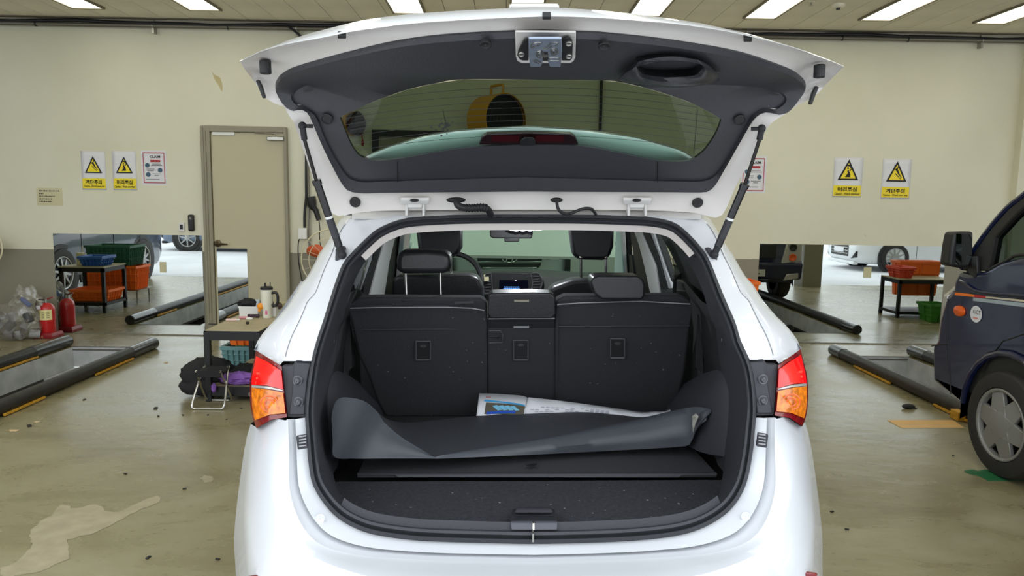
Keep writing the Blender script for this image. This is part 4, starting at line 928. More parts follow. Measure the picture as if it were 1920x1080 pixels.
# column guard and hedge outside
t = thing('bollard', 'black and yellow post by the bay column, seen in the right mirror', 'post', (6.05, 2.3, 0))
MB().cyl((6.05, 2.22, 0), (6.05, 2.22, 1.05), .035).build('post', M['black'], t); MB().ball((6.05, 2.22, 1.08), .05).build('knob', M['cream'], t); MB().cyl((6.05, 2.22, .12), (6.05, 2.22, .3), .04).build('band', M['signyel'], t)
o = struct(MB().bx(-30, 30, -22.3, -22, -.02, 1.6).build('trim_8', mat('far_wall', (196, 196, 190), rough=.8), smooth=0))
rh = random.Random(9); k = MB()
for i in range(90):
    k.ball((-29+58*i/89, -20.6+rh.uniform(-.4, .4), rh.uniform(.3, 1.0)), (rh.uniform(.5, .9), .6, rh.uniform(.5, .8)), 7, 5)
o = k.build('hedge', mat('hedge_green', (70, 104, 52), rough=.9, noise=.4, nscale=6), None, smooth=0, merge=False); o['kind'] = 'stuff'; tag(o, 'clipped green hedge along the far side of the yard', 'hedge')
# orange crate right of the car seen past its pillar
c = pY(1420, 526, 7.85); crate(c.x-.42, c.x-.03, 7.7, 8.0, .3, c.z, M['orange'], 'orange crate stacked by the right mirror, half hidden by the white car', nrib=5)
crate(c.x-.40, c.x-.01, 7.7, 8.0, .002, .29, M['orange'], 'lower orange crate of the stack by the right mirror', nrib=5)
# drum fan high on the wall, behind the tailgate glass
c = pY(935, 215, WY-.35); r = .22
t = thing('drum_fan', 'yellow drum fan with a black grille high on the wall, seen through the tailgate glass', 'fan', (c.x, WY, c.z-.28))
ax = V((.62, -.78, 0)).normalized(); r = .27; M['fanyel'] = mat('fan_yellow', (222, 160, 40), rough=.4)
c0 = V((c.x-.02, WY-.32, c.z-.06))
MB().lathe(c0-ax*.16, ax, [(0, r*.96), (.0, r), (.32, r), (.32, r*.96)], n=40).build('drum', M['fanyel'], t)
k = MB()
for q in (.16, ): 
    for rr in (.05, .09, .13, .17, .21, .25): k.tube([c0+ax*.163+(ax.cross(V((0, 0, 1)))*math.cos(a)+V((0, 0, 1))*math.sin(a))*rr for a in [2*PI*i/32 for i in range(32)]], .005, n=5, closed=True)
k.build('grille', M['black'], t); MB().lathe(c0+ax*.12, ax, [(0, .001), (0, r*.96)], n=32).build('fan_back', M['black'], t)
u = ax.cross(V((0, 0, 1)))
MB().tube(res([c0-ax*.1+V((0, 0, r*.97)), c0-ax*.1+V((0, 0, r+.09)), c0+ax*.1+V((0, 0, r+.09)), c0+ax*.1+V((0, 0, r*.97))], 16, smooth=False), .014).build('handle', M['fanyel'], t)
MB().bx(c0.x-.16, c0.x+.16, WY-.5, WY, c0.z-r-.04, c0.z-r-.012).build('shelf_bracket', M['pipe'], t, smooth=0)
c = pY(661, 232, WY-.1); t = thing('cable_reel', 'small yellow and black cable reel high on the wall left of the second door', 'cable reel', (c.x, WY, c.z-.1))
MB().lathe(c+V((-.05, .03, 0)), (.9, -.4, 0), [(0, .001), (0, .12), (.05, .13), (.05, .001)], n=24).build('reel', M['fanyel'], t)
MB().lathe(c, (.9, -.4, 0), [(0, .001), (0, .11), (.07, .13), (.10, .10), (.10, .001)], n=24).build('drum', M['black'], t)
q = pY(676, 240, WY-.1); MB().tube([q, pY(680, 262, WY-.1)], .006).ball(pY(680, 268, WY-.1), (.016, .016, .035)).build('plug_cord', M['redink'], t)
q = pY(1128, 150, WY-.03); tag(MB().cyl((q.x, WY-.03, 1.0), (q.x, WY-.03, zp-.02), .016).build('wall_conduit', M['black'], None), 'thin dark vertical conduit on the wall behind the tailgate glass', 'conduit')
# ------------------------------------------------------------------ the white car
M['cpaint'] = mat('car_white', (214, 216, 219), rough=.25, coat=.6)
M['cpaint_in'] = mat('car_white_inner', (205, 202, 198), rough=.4, coat=.2)
M['seal'] = mat('seal_rubber', (48, 49, 53), rough=.55)
M['trimblk'] = mat('trim_charcoal', (52, 52, 57), rough=.6, bump=.15, bscale=220)
M['trimdk'] = mat('trim_dark', (32, 32, 34), rough=.65, bump=.15, bscale=220)
M['felt'] = mat('felt_black', (48, 48, 51), rough=.95, bump=.25, bscale=160)
M['carpet'] = mat('boot_carpet', (44, 44, 49), rough=.95, noise=.35, nscale=90, bump=.5, bscale=180)
M['leather'] = mat('black_leather', (30, 30, 32), rough=.38, bump=.08, bscale=150)
M['headliner'] = mat('headliner', (222, 214, 208), rough=.9)
M['pillar_gry'] = mat('pillar_grey', (214, 214, 212), rough=.85)
M['redlens'] = mat('red_lens', (250, 12, 10), rough=.15, coat=.7, emis=(255, 10, 4), estr=.05)
M['redrim'] = mat('red_lens_rim', (120, 8, 16), rough=.2, coat=.6)
M['amblens'] = mat('amber_lens_rear', (220, 116, 20), rough=.2, coat=.6, noise=.5, nscale=60)
M['bezel'] = mat('anchor_bezel', (84, 84, 86), rough=.4); M['gloss'] = mat('gloss_charcoal', (44, 44, 48), rough=.3)
M['seam'] = mat('panel_gap', (150, 150, 152), rough=.8)
M['windscreen'] = thin_glass('windscreen_glass', (.66, .98, 1.0), refl=.03)
M['tint'] = thin_glass('tinted_film', (.15, .185, .135), refl=.03)
M['greenglass'] = thin_glass('rear_glass', (.62, .80, .70), refl=.03)
M['qglass'] = thin_glass('side_glass', (.80, .86, .82), refl=.03)

def specks(m, scale, lo, hi, col):
    n = m.node_tree.nodes; l = m.node_tree.links; b = n['Principled BSDF']
    t = n.new('ShaderNodeTexCoord'); z = n.new('ShaderNodeTexNoise'); z.inputs['Scale'].default_value = scale; z.inputs['Detail'].default_value = 1
    r = n.new('ShaderNodeValToRGB'); r.color_ramp.elements[0].position = lo; r.color_ramp.elements[1].position = hi
    x = n.new('ShaderNodeMix'); x.data_type = 'RGBA'; x.inputs[7].default_value = lin(col)
    src = b.inputs['Base Color'].links[0].from_socket if b.inputs['Base Color'].links else None
    if src is not None: l.new(src, x.inputs[6])
    else: x.inputs[6].default_value = b.inputs['Base Color'].default_value
    l.new(t.outputs['Object'], z.inputs['Vector']); l.new(z.outputs['Fac'], r.inputs[0]); l.new(r.outputs[0], x.inputs[0]); l.new(x.outputs[2], b.inputs['Base Color'])
specks(M['carpet'], 66, .745, .78, (150, 150, 152)); specks(M['felt'], 70, .77, .80, (120, 120, 122))

car = thing('car', 'white sport utility car with its tailgate raised, in the middle of the picture', 'car', CP)
car.rotation_euler = (0, CANG, 0)
YO = [(395, 2.62), (404, 2.60), (470, 2.46), (500, 2.42), (600, 2.26), (700, 2.15), (800, 2.07), (900, 2.0), (1000, 1.94), (1020, 1.93)]
yo = lambda y: interp(YO, y)
SEAL_L = [(997, 402), (925, 402), (853, 403), (781, 407), (745, 413), (708, 429), (684, 449), (660, 473), (643, 494), (631, 523), (619, 559), (607, 598), (593, 640), (583, 681), (574, 742), (572, 783), (575, 823), (578, 864), (585, 905), (605, 941), (634, 972), (674, 994), (715, 1005), (776, 1013), (830, 1016), (900, 1018), (997, 1020)]
SEAL_R = [(1056, 402), (1120, 403), (1177, 405), (1225, 408), (1261, 416), (1285, 432), (1316, 465), (1333, 494), (1357, 555), (1379, 605), (1389, 640), (1400, 664), (1410, 693), (1416, 734), (1418, 774), (1415, 810), (1412, 844), (1400, 905), (1375, 950), (1334, 982), (1281, 1002), (1200, 1013), (1100, 1018)]
loop2 = [V((x, y, 0)) for x, y in SEAL_L+SEAL_R[::-1]]
NS = 200
base2 = res(loop2, NS, closed=True)
def inset(k, d):
    a = base2[k-1]; b = base2[(k+1) % NS]; t = (b-a).normalized()
    return base2[k]+V((t.y, -t.x, 0))*d      # towards the inside
def ring(d, dy): return [cY(p.x, p.y, yo(base2[k].y)+dy) for k, p in ((k, inset(k, d)) for k in range(NS))]
cen = sum((p for p in base2), V((0, 0, 0)))/NS
if (inset(10, 5)-cen).length > (base2[10]-cen).length:
    _i = inset
    def inset(k, d): return _i(k, -d)
_in0 = inset
def inset(k, d): return _in0(k, d*interp([(700, .64), (900, .78), (1000, .92)], base2[k].y))
seal = MB().loft([ring(-1, .02), ring(0, .0), ring(3, -.012), ring(9, -.016), ring(12, -.004), ring(15, -.006), ring(18, -.014), ring(24, -.010), ring(27, .012)], closed=True).build('boot_seal', M['seal'], car, smooth=60)
MB().bx(cY(999, 1008, 1.925).x-.002, cY(999, 1008, 1.925).x+.002, 1.905, 1.93, cY(999, 1012, 1.92).z, cY(999, 996, 1.92).z).build('seal_joint', M['steel'], seal, smooth=0)
def seg(d, dy, test):
    """part of an inset ring (open run) where test(base point) holds, in order"""
    idx = [k for k in range(NS) if test(base2[k])]
    # rotate so that the run is contiguous
    for s in range(len(idx)):
        if (idx[s]-idx[s-1]) % NS != 1: idx = idx[s:]+idx[:s]; break
    return [cY(inset(k, d).x, inset(k, d).y, yo(base2[k].y)+dy) for k in idx]
# --- headliner rim at the top and the roof lining
hl0 = seg(26, .012, lambda p: p.y < 472)
n_ = len(hl0)
hl1 = seg(46, .03, lambda p: p.y < 472)
hl2 = [V((p.x*1.0, p.y+.15, p.z+.03)) for p in hl1]
MB().loft([hl0, hl1, hl2]).build('headliner_rim', M['headliner'], car, smooth=60)
MB().bx(-.52, .68, 2.75, 4.35, 1.575, 1.60).build('headliner', M['headliner'], car, bevel=.02)
# --- roof outside
RX = [(-.50, 1.615), (-.62, 1.60), (-.68, 1.555)]
def roof_row(y, dz, wsc=1.0):
    half = [(0, 1.635), (.3, 1.632), (.5, 1.615), (.60, 1.585), (.66, 1.535)]
    pts = [V((XC-x*wsc, y, z+dz)) for x, z in half[::-1]]+[V((XC+x*wsc, y, z+dz)) for x, z in half[1:]]
    return res(pts, 25)
MB().loft([roof_row(2.72, -.03, .98), roof_row(2.95, .0), roof_row(3.6, .02), roof_row(4.2, .0), roof_row(4.45, -.05, .97)]).build('roof', M['cpaint'], car, solid=.012, off=1)

# --- white body around the opening: D pillars (both sides)
def curve2(pts): return lambda y: interp([(b, a) for a, b in pts], y)
C0 = curve2([(781, 404), (745, 413), (708, 429), (684, 449), (660, 473), (643, 494), (631, 523), (619, 559), (607, 598), (593, 640), (585, 677), (584, 690)])
C1 = curve2([(672, 404), (654, 412), (640, 430), (629, 455), (622, 475), (606, 510), (597, 535), (588, 556), (577, 565), (562, 600), (546, 632), (537, 660), (531, 690)])
C3 = curve2([(648, 404), (636, 412), (627, 428), (618, 447), (600, 474), (578, 517), (562, 535), (545, 565), (525, 591), (510, 605), (499, 617), (484, 636), (479, 650), (478, 658), (476, 690)])
rows = [404, 408, 413, 420, 428, 438, 450, 462, 475, 490, 505, 520, 535, 550, 565, 580, 595, 610, 625, 640, 650, 658, 668, 678, 688]
def dp(fr):
    out = []
    for y in rows:
        a, b, c = C0(y), C1(y), C3(y)
        yy = min(y, 677) if fr < 1.2 else min(y, 656)
        if fr <= 1: x = a+(b-a)*fr; Y = yo(y)+.005+.03*fr
        elif fr <= 2:
            x = b+(c-b)*(fr-1); Y = yo(y)+.035+.13*(fr-1)**1.5
        else: x = c; Y = yo(y)+.165
        if fr > 1: # top of the lamp slopes down towards the opening
            yy = min(y, 688-32*(fr-1))
        p = cY(x, yy, Y)
        if fr > 2: p = p+V((.006*(fr-2), .16*(fr-2), 0))
        out.append(p)
    return out
cols = [dp(f) for f in (0, .33, .66, .9, 1.0, 1.12, 1.4, 1.65, 1.85, 2.0, 3.0, 5.0)]
C0R = curve2([(1200, 404), (1225, 408), (1243, 413), (1261, 418), (1285, 432), (1316, 465), (1333, 494), (1357, 555), (1379, 605), (1389, 640), (1400, 664), (1406, 677), (1408, 690)])
def fixr(c, fr):
    out = mirx(c)
    if fr >= 1: return out
    for i, y in enumerate(rows):
        yy = min(y, 677); d = cY(C0R(yy), yy, yo(y)).x-(2*XC-cY(C0(yy), yy, yo(y)).x)
        out[i].x += d*(1-fr)
    return out
FRS = (0, .33, .66, .9, 1.0, 1.12, 1.4, 1.65, 1.85, 2.0, 3.0, 5.0)
for sd in (0, 1):
    k = MB().loft([fixr(c, fr) if sd else c for c, fr in zip(cols, FRS)]); o = k.build('rear_pillar', M['cpaint'], car, smooth=50)
    g = cols[4]
    g = [p+V((0, -.002, 0)) for p in (mirx(g) if sd else g)]
    MB().tube(res(g[3:-2], 60), .0014, n=5).build('panel_gap', M['seam'], o)
# top strip between seal and tailgate hinges
def strip(y2d, dY, xs2): return [cY(x, y2d(x), 2.60+dY) for x in xs2]
X2 = [660, 700, 740, 781, 853, 925, 985, 1056, 1120, 1177, 1225, 1270, 1315]
topy = lambda x: interp([(660, 411), (700, 411), (745, 411), (781, 406.5), (853, 402.5), (1120, 402.5), (1177, 404.5), (1225, 408), (1270, 411), (1315, 411)], x)
MB().loft([strip(topy, .005, X2), strip(lambda x: 396, .03, X2), strip(lambda x: 386, .09, X2), strip(lambda x: 376, .14, X2)]).build('roof_end', M['cpaint_in'], car, smooth=60)

# --- lower flange, bumper, quarter panels
FL = [(540, 786), (541, 820), (542, 850), (542, 909), (552, 954), (572, 994), (605, 1023), (674, 1041), (750, 1047), (830, 1051), (997, 1054)]
SL = [p for p in SEAL_L if p[1] >= 783]
n1 = 40
def q3(pts2, f): return [cY(x, y, f(y) if callable(f) else f) for x, y in pts2]
s0 = res(q3(SL, yo), n1)
g1 = res(q3(FL, lambda y: yo(min(y, 1005))-.035-.035*max(0, (y-900)/150)), n1)
s0[-1].x = XC; g1[-1].x = XC
mid = [a.lerp(b, .55)+V((0, -.006, .0)) for a, b in zip(s0, g1)]
step = [a.lerp(b, .66)+V((0, .030, -.010)) for a, b in zip(s0, g1)]
def b3(l): return res([cY(x, y, Y) for x, y, Y in l], n1)
B1 = b3([(508, 788, 2.15), (502, 830, 2.08), (500, 870, 2.04), (507, 925, 1.97), (530, 985, 1.90), (580, 1040, 1.83), (680, 1078, 1.77), (760, 1087, 1.755), (830, 1091, 1.745), (997, 1095, 1.74)])
B2 = b3([(482, 802, 2.22), (474, 850, 2.17), (470, 920, 2.10), (472, 1000, 2.0), (500, 1080, 1.88), (600, 1150, 1.77), (700, 1185, 1.74), (830, 1200, 1.72), (997, 1205, 1.71)])
B3 = b3([(470, 795, 2.32), (461, 827, 2.31), (451, 892, 2.29), (441, 978, 2.26), (440, 1040, 2.20), (458, 1150, 2.02), (560, 1280, 1.84), (720, 1330, 1.78), (860, 1345, 1.765), (997, 1350, 1.76)])
B4 = [p+V((-.0, .35, 0)) for p in B3]
for c in (B1, B2, B3): c[-1].x = XC
B4 = [p+V((-.0, .35, 0)) for p in B3]
for sd in (0, 1):
    f = mirx if sd else (lambda c: c)
    if sd:
        SR = [p for p in SEAL_R if p[1] >= 783]; S0 = res(q3([(1418, 783)]+SR[0:]+[(997, 1020)], yo), n1); S0[-1] = s0[-1].copy(); G_ = mirx(g1)
        rows_f = [S0, [a.lerp(b, .55)+V((0, -.006, 0)) for a, b in zip(S0, G_)], [a.lerp(b, .66)+V((0, .030, -.010)) for a, b in zip(S0, G_)], G_]
    else: rows_f = [s0, mid, step, g1]
    MB().loft(rows_f).build('boot_flange', M['cpaint'], car, smooth=40)
def both(c): return c+mirx(c)[-2::-1]
MB().loft([both(g1), both([a.lerp(b, .12)+V((0, -.004, -.002)) for a, b in zip(g1, B1)]), both([a.lerp(b, .6)+V((0, -.004, 0.004)) for a, b in zip(g1, B1)]), both(B1), both(B2), both(B3), both(B4)]).build('rear_bumper', M['cpaint'], car, smooth=60)
arc = [(466, 825), (475, 852), (499, 882), (524, 901), (541, 909)]
# quarter side and lower body running forward
for sd in (0, 1):
    f = mirx if sd else (lambda c: c)
    side = []
    for (x, z) in ((cols[9][11].x+.0, 1.42), (-.745, 1.22), (-.775, 1.10), (-.80, .95), (-.815, .80), (-.815, .60), (-.80, .40)):
        side.append([V((x, y, z)) for y in ({1.22: 2.66, 1.10: 2.52}.get(z, 2.40), 2.9, 3.4, 4.2, 5.2, 5.8, 6.2)])
    MB().loft([f(c) for c in side[1:]]).build('body_side', M['cpaint'], car, smooth=50)
    ra = [f([V((x, y, z)) for y in (2.85, 3.2, 3.8, 4.2)]) for x, z in ((-.52, 1.60), (-.575, 1.565), (-.60, 1.50))]
    MB().loft(ra).build('roof_rail', M['cpaint'], car, solid=.01)
    MB().loft([f([V((-.625, y, 1.51)) for y in (2.95, 4.2, 4.45)]), f([V((-.755, y, 1.19)) for y in (2.95, 4.2, 4.9)])]).build('side_glass', M['qglass'], car)
    MB().loft([f([V((x, y, z)) for y in (2.8, 3.0, 3.4, 4.2, 5.2)]) for x, z in ((-.735, 1.235), (-.757, 1.225), (-.765, 1.205))]).build('belt_strip', M['trim'], car)
    for yy in (3.35, 4.45): MB().tube([f([V((-.822 if z < .9 else -.78, yy, z))])[0] for z in (.42, .8, 1.0, 1.18)], .004, n=5).build('door_gap', M['black'], car)
    MB().loft([f([V((-.818, y, z)) for y in (2.35, 2.6, 2.95)]) for z in (.38, .55, .68)]).build('arch_cladding', M['trim'], car, solid=.02, label='dark plastic wheel arch cladding')
    for yy in (2.95, 5.5): wheel(f([V((-.80, yy, .36))])[0], 1 if sd else -1, .36, .22, car, nsp=5, mt=M['tireblk'])
    g_ = f(res([cY(x, y, 2.30-.0016*(x-466)) for x, y in arc], 24)); MB().tube([p+V((0, -.0, 0)) for p in g_], .002, n=5).build('bumper_gap', M['seam'], car)
    # bumper screw covers and rubber stops on the flange
    c = f([cY(601, 972, 1.93)])[0]; MB().lathe(c, (0, -1, .05), [(0, .012), (.003, .0135), (.006, .011), (.004, .008), (.004, .001)], n=20).build('plug', M['cpaint'], car)
    P = f([cY(x, y, 1.995) for x, y in ((557, 816), (576, 813), (579, 838), (560, 841))])
    o = MB().prism(P, (0, -.012, 0)).build('guide_stop', M['trimblk'], car, smooth=0, bevel=.002)
    k = MB()
    for j in range(4):
        q0 = f([cY(561, 819+6*j, 1.98)])[0]; q1 = f([cY(574, 817+6*j, 1.98)])[0]; k.cyl(q0, q1, .0022, n=6)
    k.build('ribs', M['seam'], o)
    # reflector low in the bumper
    P = f([cY(x, y, 1.93+.0004*(500-x)) for x, y in ((464, 1079), (485, 1076), (512, 1079), (530, 1100), (480, 1110))])
    MB().prism(P, (0, -.012, 0)).build('reflector', M['redrim'], car, bevel=.003)

# --- tail lamps
LE = [(480, 657), (474, 685), (469, 713), (469, 750), (472, 778), (481, 803)]
MI = [(503, 671), (501, 700), (501, 730), (503, 765), (508, 787)]
RI = [(528, 687), (531, 712), (533, 737), (536, 762), (538, 782)]
def lc(pts, dY, t0=0.0, t1=1.0, n=14):
    P = res([V((x, y, 0)) for x, y in pts], 60)
    sel = [P[min(59, int(round((t0+(t1-t0)*i/(n-1))*59)))] for i in range(n)]
    return [cY(p.x, p.y, yo(p.y)+dY) for p in sel]
for sd in (0, 1):
    f = mirx if sd else (lambda c: c)
    lamp = MB().loft([f(lc(LE, .20)), f(lc(LE, .10)), f(lc(MI, .022)), f(lc(RI, -.002)), f(lc(RI, .05))]).build('tail_lamp', M['redrim'], car, smooth=60)
    def pane(l0, l1, t0, t1, m, nm, x0=.10, x1=.93):
        A = lc(LE, .092, t0, t1); B = lc(MI, .012, t0+l0, t1+l0*.6); Cc = lc(RI, -.012, t0+l1, t1+l1*.4)
        a = [p.lerp(q, x0) for p, q in zip(A, B)]; c = [p.lerp(q, x1) for p, q in zip(B, Cc)]
        return MB().loft([f(a), f(B), f(c)]).build(nm, m, lamp, smooth=60)
    pane(.0, .04, .06, .44, M['redlens'], 'red_lens')
    pane(.02, .04, .44, .475, M['lampclear'], 'lens_divider')
    am = pane(.02, .04, .48, .90, M['amblens'], 'amber_lens')
    c = f([cY(505, 757, yo(757)+.005)])[0]
    for rr in (.014, .026): MB().tube([c+V((rr*math.cos(a), .0, rr*math.sin(a)*.9)) for a in [2*PI*i/24 for i in range(24)]], .0022, n=5, closed=True).build('bulb_ring', M['amber'], lamp)
    k = MB()
    for r_ in range(3):
        for j in range(5):
            q = f([cY(484+9*j-2*r_*.5, 700+3.0*j+9*r_, yo(705)+.055-.011*j)])[0]; k.box(q, (.009, .004, .006))
    k.build('led_cells', mat('led_cell', (255, 60, 40), rough=.3, emis=(255, 20, 8), estr=.9), lamp)
    # black mounting panel with two screws
    P0 = f([cY(x, y, yo(y)+.012) for x, y in ((527, 687), (549, 685), (553, 677), (585, 676), (579, 705), (575, 742), (573, 783), (538, 783))])
    pn = MB().prism(P0, (0, .03, 0)).build('lamp_panel', M['trimblk'], car, bevel=.004)
    E = f([cY(x, y, yo(y)+.006) for x, y in ((550, 690), (554, 681), (583, 680), (577, 705), (573, 742), (571, 778), (541, 778), (547, 735), (549, 710))])
    MB().prism(E, (0, .012, 0)).build('lamp_bracket', M['trimblk'], pn, bevel=.003)
    for y in (714, 754):
        c = f([cY(558+(y-714)*.04, y, yo(y)+.004)])[0]
        MB().lathe(c, (0, -1, 0), [(0, .015), (.002, .016), (.004, .014), (.003, .010), (.008, .008), (.010, .006), (.010, .001)], n=20).build('screw', M['seam'] if False else mat('screw_dark', (96, 96, 100), rough=.35, metal=.5), pn)

# --- black pillar trims and boot side walls
FZ = cY(1000, 985, 2.0).z
tr0 = lambda sd: seg(26, .012, (lambda p: 466 < p.y < 990 and p.x < 990) if not sd else (lambda p: 466 < p.y < 990 and p.x > 990))
INL = [(693, 480), (675, 506), (660, 538), (650, 572), (643, 600), (636, 612), (632, 640), (628, 680), (624, 705), (618, 740), (616, 780), (618, 830), (622, 870), (629, 905), (640, 930), (658, 957), (685, 972), (715, 983)]
for sd in (0, 1):
    a = tr0(sd)
    if a[0].z < a[-1].z: a = a[::-1]
    a = res(a, 60, smooth=False)
    I = [cY(x, y, interp([(480, 2.62), (600, 2.50), (700, 2.42), (800, 2.34), (897, 2.32), (930, 2.16), (957, 2.06), (983, 2.0)], y)) for x, y in INL]
    if sd: I = mirx(I)
    I = res(I, 60)
    half_ = [p.lerp(q, .45)+V((0, -.012, 0)) for p, q in zip(a, I)]
    MB().loft([a, half_, I]).build('pillar_trim', M['trimblk'] if not sd else M['trimblk'], car, smooth=60)
    # wall running forward
    W2 = []
    for p in I: W2.append(V((p.x-.10 if not sd else p.x+.10, p.y+.75, p.z)))
    W1 = [p+V((0, .06, 0)) for p in I]
    _n = sum(1 for p in I if p.z > FZ+.03)
    MB().loft([I[10:_n], W1[10:_n], W2[10:_n]]).build('side_wall', M['trimdk'], car, smooth=60)
    # wheel house hump
    f = mirx if sd else (lambda c: c)
    h0 = f(res([cY(602, 690, 2.36), cY(632, 695, 2.48), cY(655, 705, 2.75), cY(680, 722, 2.95)], 24))
    h1 = f(res([cY(598, 712, 2.34), cY(630, 709, 2.42), cY(657, 721, 2.60), cY(690, 741, 2.78), cY(711, 760, 2.90), cY(721, 784, 3.0)], 24))
    h2 = f(res([cY(598, 740, 2.32), cY(628, 735, 2.38), cY(652, 745, 2.48), cY(680, 760, 2.65), cY(704, 775, 2.80), cY(718, 792, 2.93)], 24))
    h3 = f(res([cY(596, 862, 2.30), cY(617, 860, 2.33), cY(664, 850, 2.44), cY(690, 832, 2.60), cY(704, 815, 2.76), cY(714, 802, 2.90)], 24))
    MB().loft([h0, h1, h2, h3]).build('wheel_house', M['trimblk'], car, smooth=70)
    xi = -.70 if not sd else 2*XC+.70
    MB().bx(xi-.01, xi+.01, 2.48, 4.7, .33, 1.18).build('inner_panel', M['trimdk'], car, smooth=0)
    # small hooks on the trim
    for (x, y) in ((624, 639), (618, 672)):
        c = f([cY(x, y, 2.38)])[0]; MB().box(c, (.012, .01, .014)).build('trim_hook', M['steel'], car, bevel=.003)
    # quarter window frame strip and shelf pocket
    P = f([cY(x, y, 2.9) for x, y in ((640, 600), (656, 590), (660, 690), (648, 700))]); MB().prism(P, (0, .05, 0)).build('side_pocket', M['trimdk'], car)

# --- boot floor
fz_ = cY(1000, 985, 2.0).z
p0 = [cY(640, 897, 2.33), cY(1352, 897, 2.33)]
fx0, fx1 = cY(628, 897, 2.33).x, cY(1366, 897, 2.33).x
fp = [(590, 905), (628, 897), (1366, 897), (1395, 905)]
F0 = [V((fx0-.02, 2.335, fz_)), V((fx1+.02, 2.335, fz_))]
edge = [V((p.x, p.y+.025, fz_)) for p in seg(34, .02, lambda p: p.y > 880)]
if edge[0].x > edge[-1].x: edge = edge[::-1]
MB().prism([F0[0]]+edge+[F0[1]], (0, 0, -.02)).build('boot_floor', M['carpet'], car, smooth=0, bevel=.004)
MB().bx(-.62, .79, 2.30, 3.15, fz_-.10, fz_-.09).build('under_floor', M['trimdk'], car, smooth=0)
MB().bx(-.80, .96, 2.45, 6.0, .30, .34).build('underbody', M['trimdk'], car, smooth=0)
# sill plate with tabs
s_o = seg(26, .012, lambda p: p.y > 955); s_i = seg(44, .03, lambda p: p.y > 955)
s_m = [a.lerp(b, .55)+V((0, 0, .012)) for a, b in zip(s_o, s_i)]
s_b = [V((p.x, p.y+.01, fz_+.001)) for p in s_i]
sill = MB().loft([s_o, s_m, s_b]).build('sill_plate', M['trimblk'], car, smooth=50)
for j in range(12):
    q = s_i[int((j+.7)/12.5*len(s_i))]
    MB().box(V((q.x, q.y+.012, fz_+.004)), (.010, .02, .008)).build('sill_tab', M['bezel'], sill, bevel=.002)
# latch striker housing
P = [cY(957, 994, 1.95), cY(1046, 994, 1.95), cY(1046, 975, 1.97), cY(1040, 955, 2.02), cY(1032, 951, 2.05), cY(968, 951, 2.05), cY(960, 956, 2.02), cY(956, 975, 1.97)]
hs = MB().prism(P, (0, .03, -.02)).build('striker_housing', mat('striker_plastic', (38, 38, 42), rough=.3), car, bevel=.006, bseg=3)
for ya, yb, m in ((956, 961, M['seam']), (964, 967, M['black']), (968, 971, M['seam'])):
    MB().prism([cY(966, yb, 2.0), cY(1036, yb, 2.0), cY(1034, ya, 2.01), cY(968, ya, 2.01)], (0, .01, 0)).build('striker_step', M['trimblk'], hs, smooth=0)
MB().prism([cY(958, 995, 1.93), cY(1046, 995, 1.93), cY(1046, 979, 1.945), cY(957, 979, 1.945)], (0, .012, 0)).build('striker_lip', mat('striker_lip', (72, 72, 80), rough=.3), hs, bevel=.004)
MB().prism([cY(998, 994, 1.925), cY(1003, 994, 1.925), cY(1003, 980, 1.94), cY(998, 980, 1.94)], (0, .01, 0)).build('striker', M['chrome'], hs, bevel=.002)

# --- rear seats
SY = lambda y: interp([(540, 2.79), (560, 2.80), (575, 2.78), (618, 2.85), (775, 3.03), (790, 3.04)], y)
def seatpan(pts, name, m, parent, th=.10, bev=.012, dY=0.0):
    P = [cY(x, y, SY(y)+dY) for x, y in pts]
    return MB().prism(P, (0, th, 0)).build(name, m, parent, smooth=40, bevel=bev, bseg=3)
rs_ = car
sl = seatpan([(672, 559), (700, 557.5), (900, 558.5), (911, 566), (913, 600), (914, 782), (722, 782), (706, 752), (690, 705), (672, 668), (660, 620), (652, 585), (653, 576), (660, 566)], 'seat_back', M['felt'], car)
sr = seatpan([(1043, 563), (1060, 555), (1275, 554), (1288, 559), (1296, 570), (1299, 586), (1294, 612), (1286, 690), (1274, 745), (1250, 782), (1040, 782), (1041, 600)], 'seat_back', M['felt'], car)
sm = seatpan([(914, 596), (1041, 596), (1041, 782), (914, 782)], 'seat_back', M['felt'], car, dY=.004)
def seam(pts, par, dY=-.004, r=.0022, m=None): return MB().tube([cY(x, y, SY(y)+dY) for x, y in pts], r, n=5).build('stitched_seam', m or M['trimblk'], par)
seam([(653, 578), (710, 576.5), (836, 576), (885, 578), (908, 582)], sl, m=M['seam']); seam([(660, 618), (910, 617)], sl)
seam([(1045, 571), (1090, 568), (1200, 565), (1294, 570)], sr, m=M['seam']); seam([(1043, 612), (1293, 611)], sr)
# leather roll on top of each
def roll(pts, name, par, m=M['leather'], th=.09, dY=-.012, bev=.015): return seatpan(pts, name, m, par, th=th, bev=bev, dY=dY)
roll([(915, 555), (920, 550), (1000, 548.5), (1034, 550), (1042, 558), (1042, 590), (1036, 597), (920, 597), (914, 590)], 'arm_rest', sm, th=.12, dY=-.03, bev=.02)
MB().prism([cY(x, y, 2.765) for x, y in ((964, 562), (992, 562), (992, 566.5), (964, 566.5))], (0, .004, 0)).build('badge', M['pipe'], sm)
MB().prism([cY(x, y, SY(y)-.008) for x, y in ((916, 598), (1040, 598), (1040, 615), (916, 615))], (0, .02, 0)).build('latch_strip', M['trimdk'], sm, bevel=.003)
MB().prism([cY(x, y, SY(y)-.014) for x, y in ((963, 611.5), (992, 611.5), (992, 615.5), (963, 615.5))], (0, .01, 0)).build('latch_pull', M['seam'], sm)
seam([(916, 598), (978, 597), (1040, 597)], sm, dY=-.012, m=M['seam'])
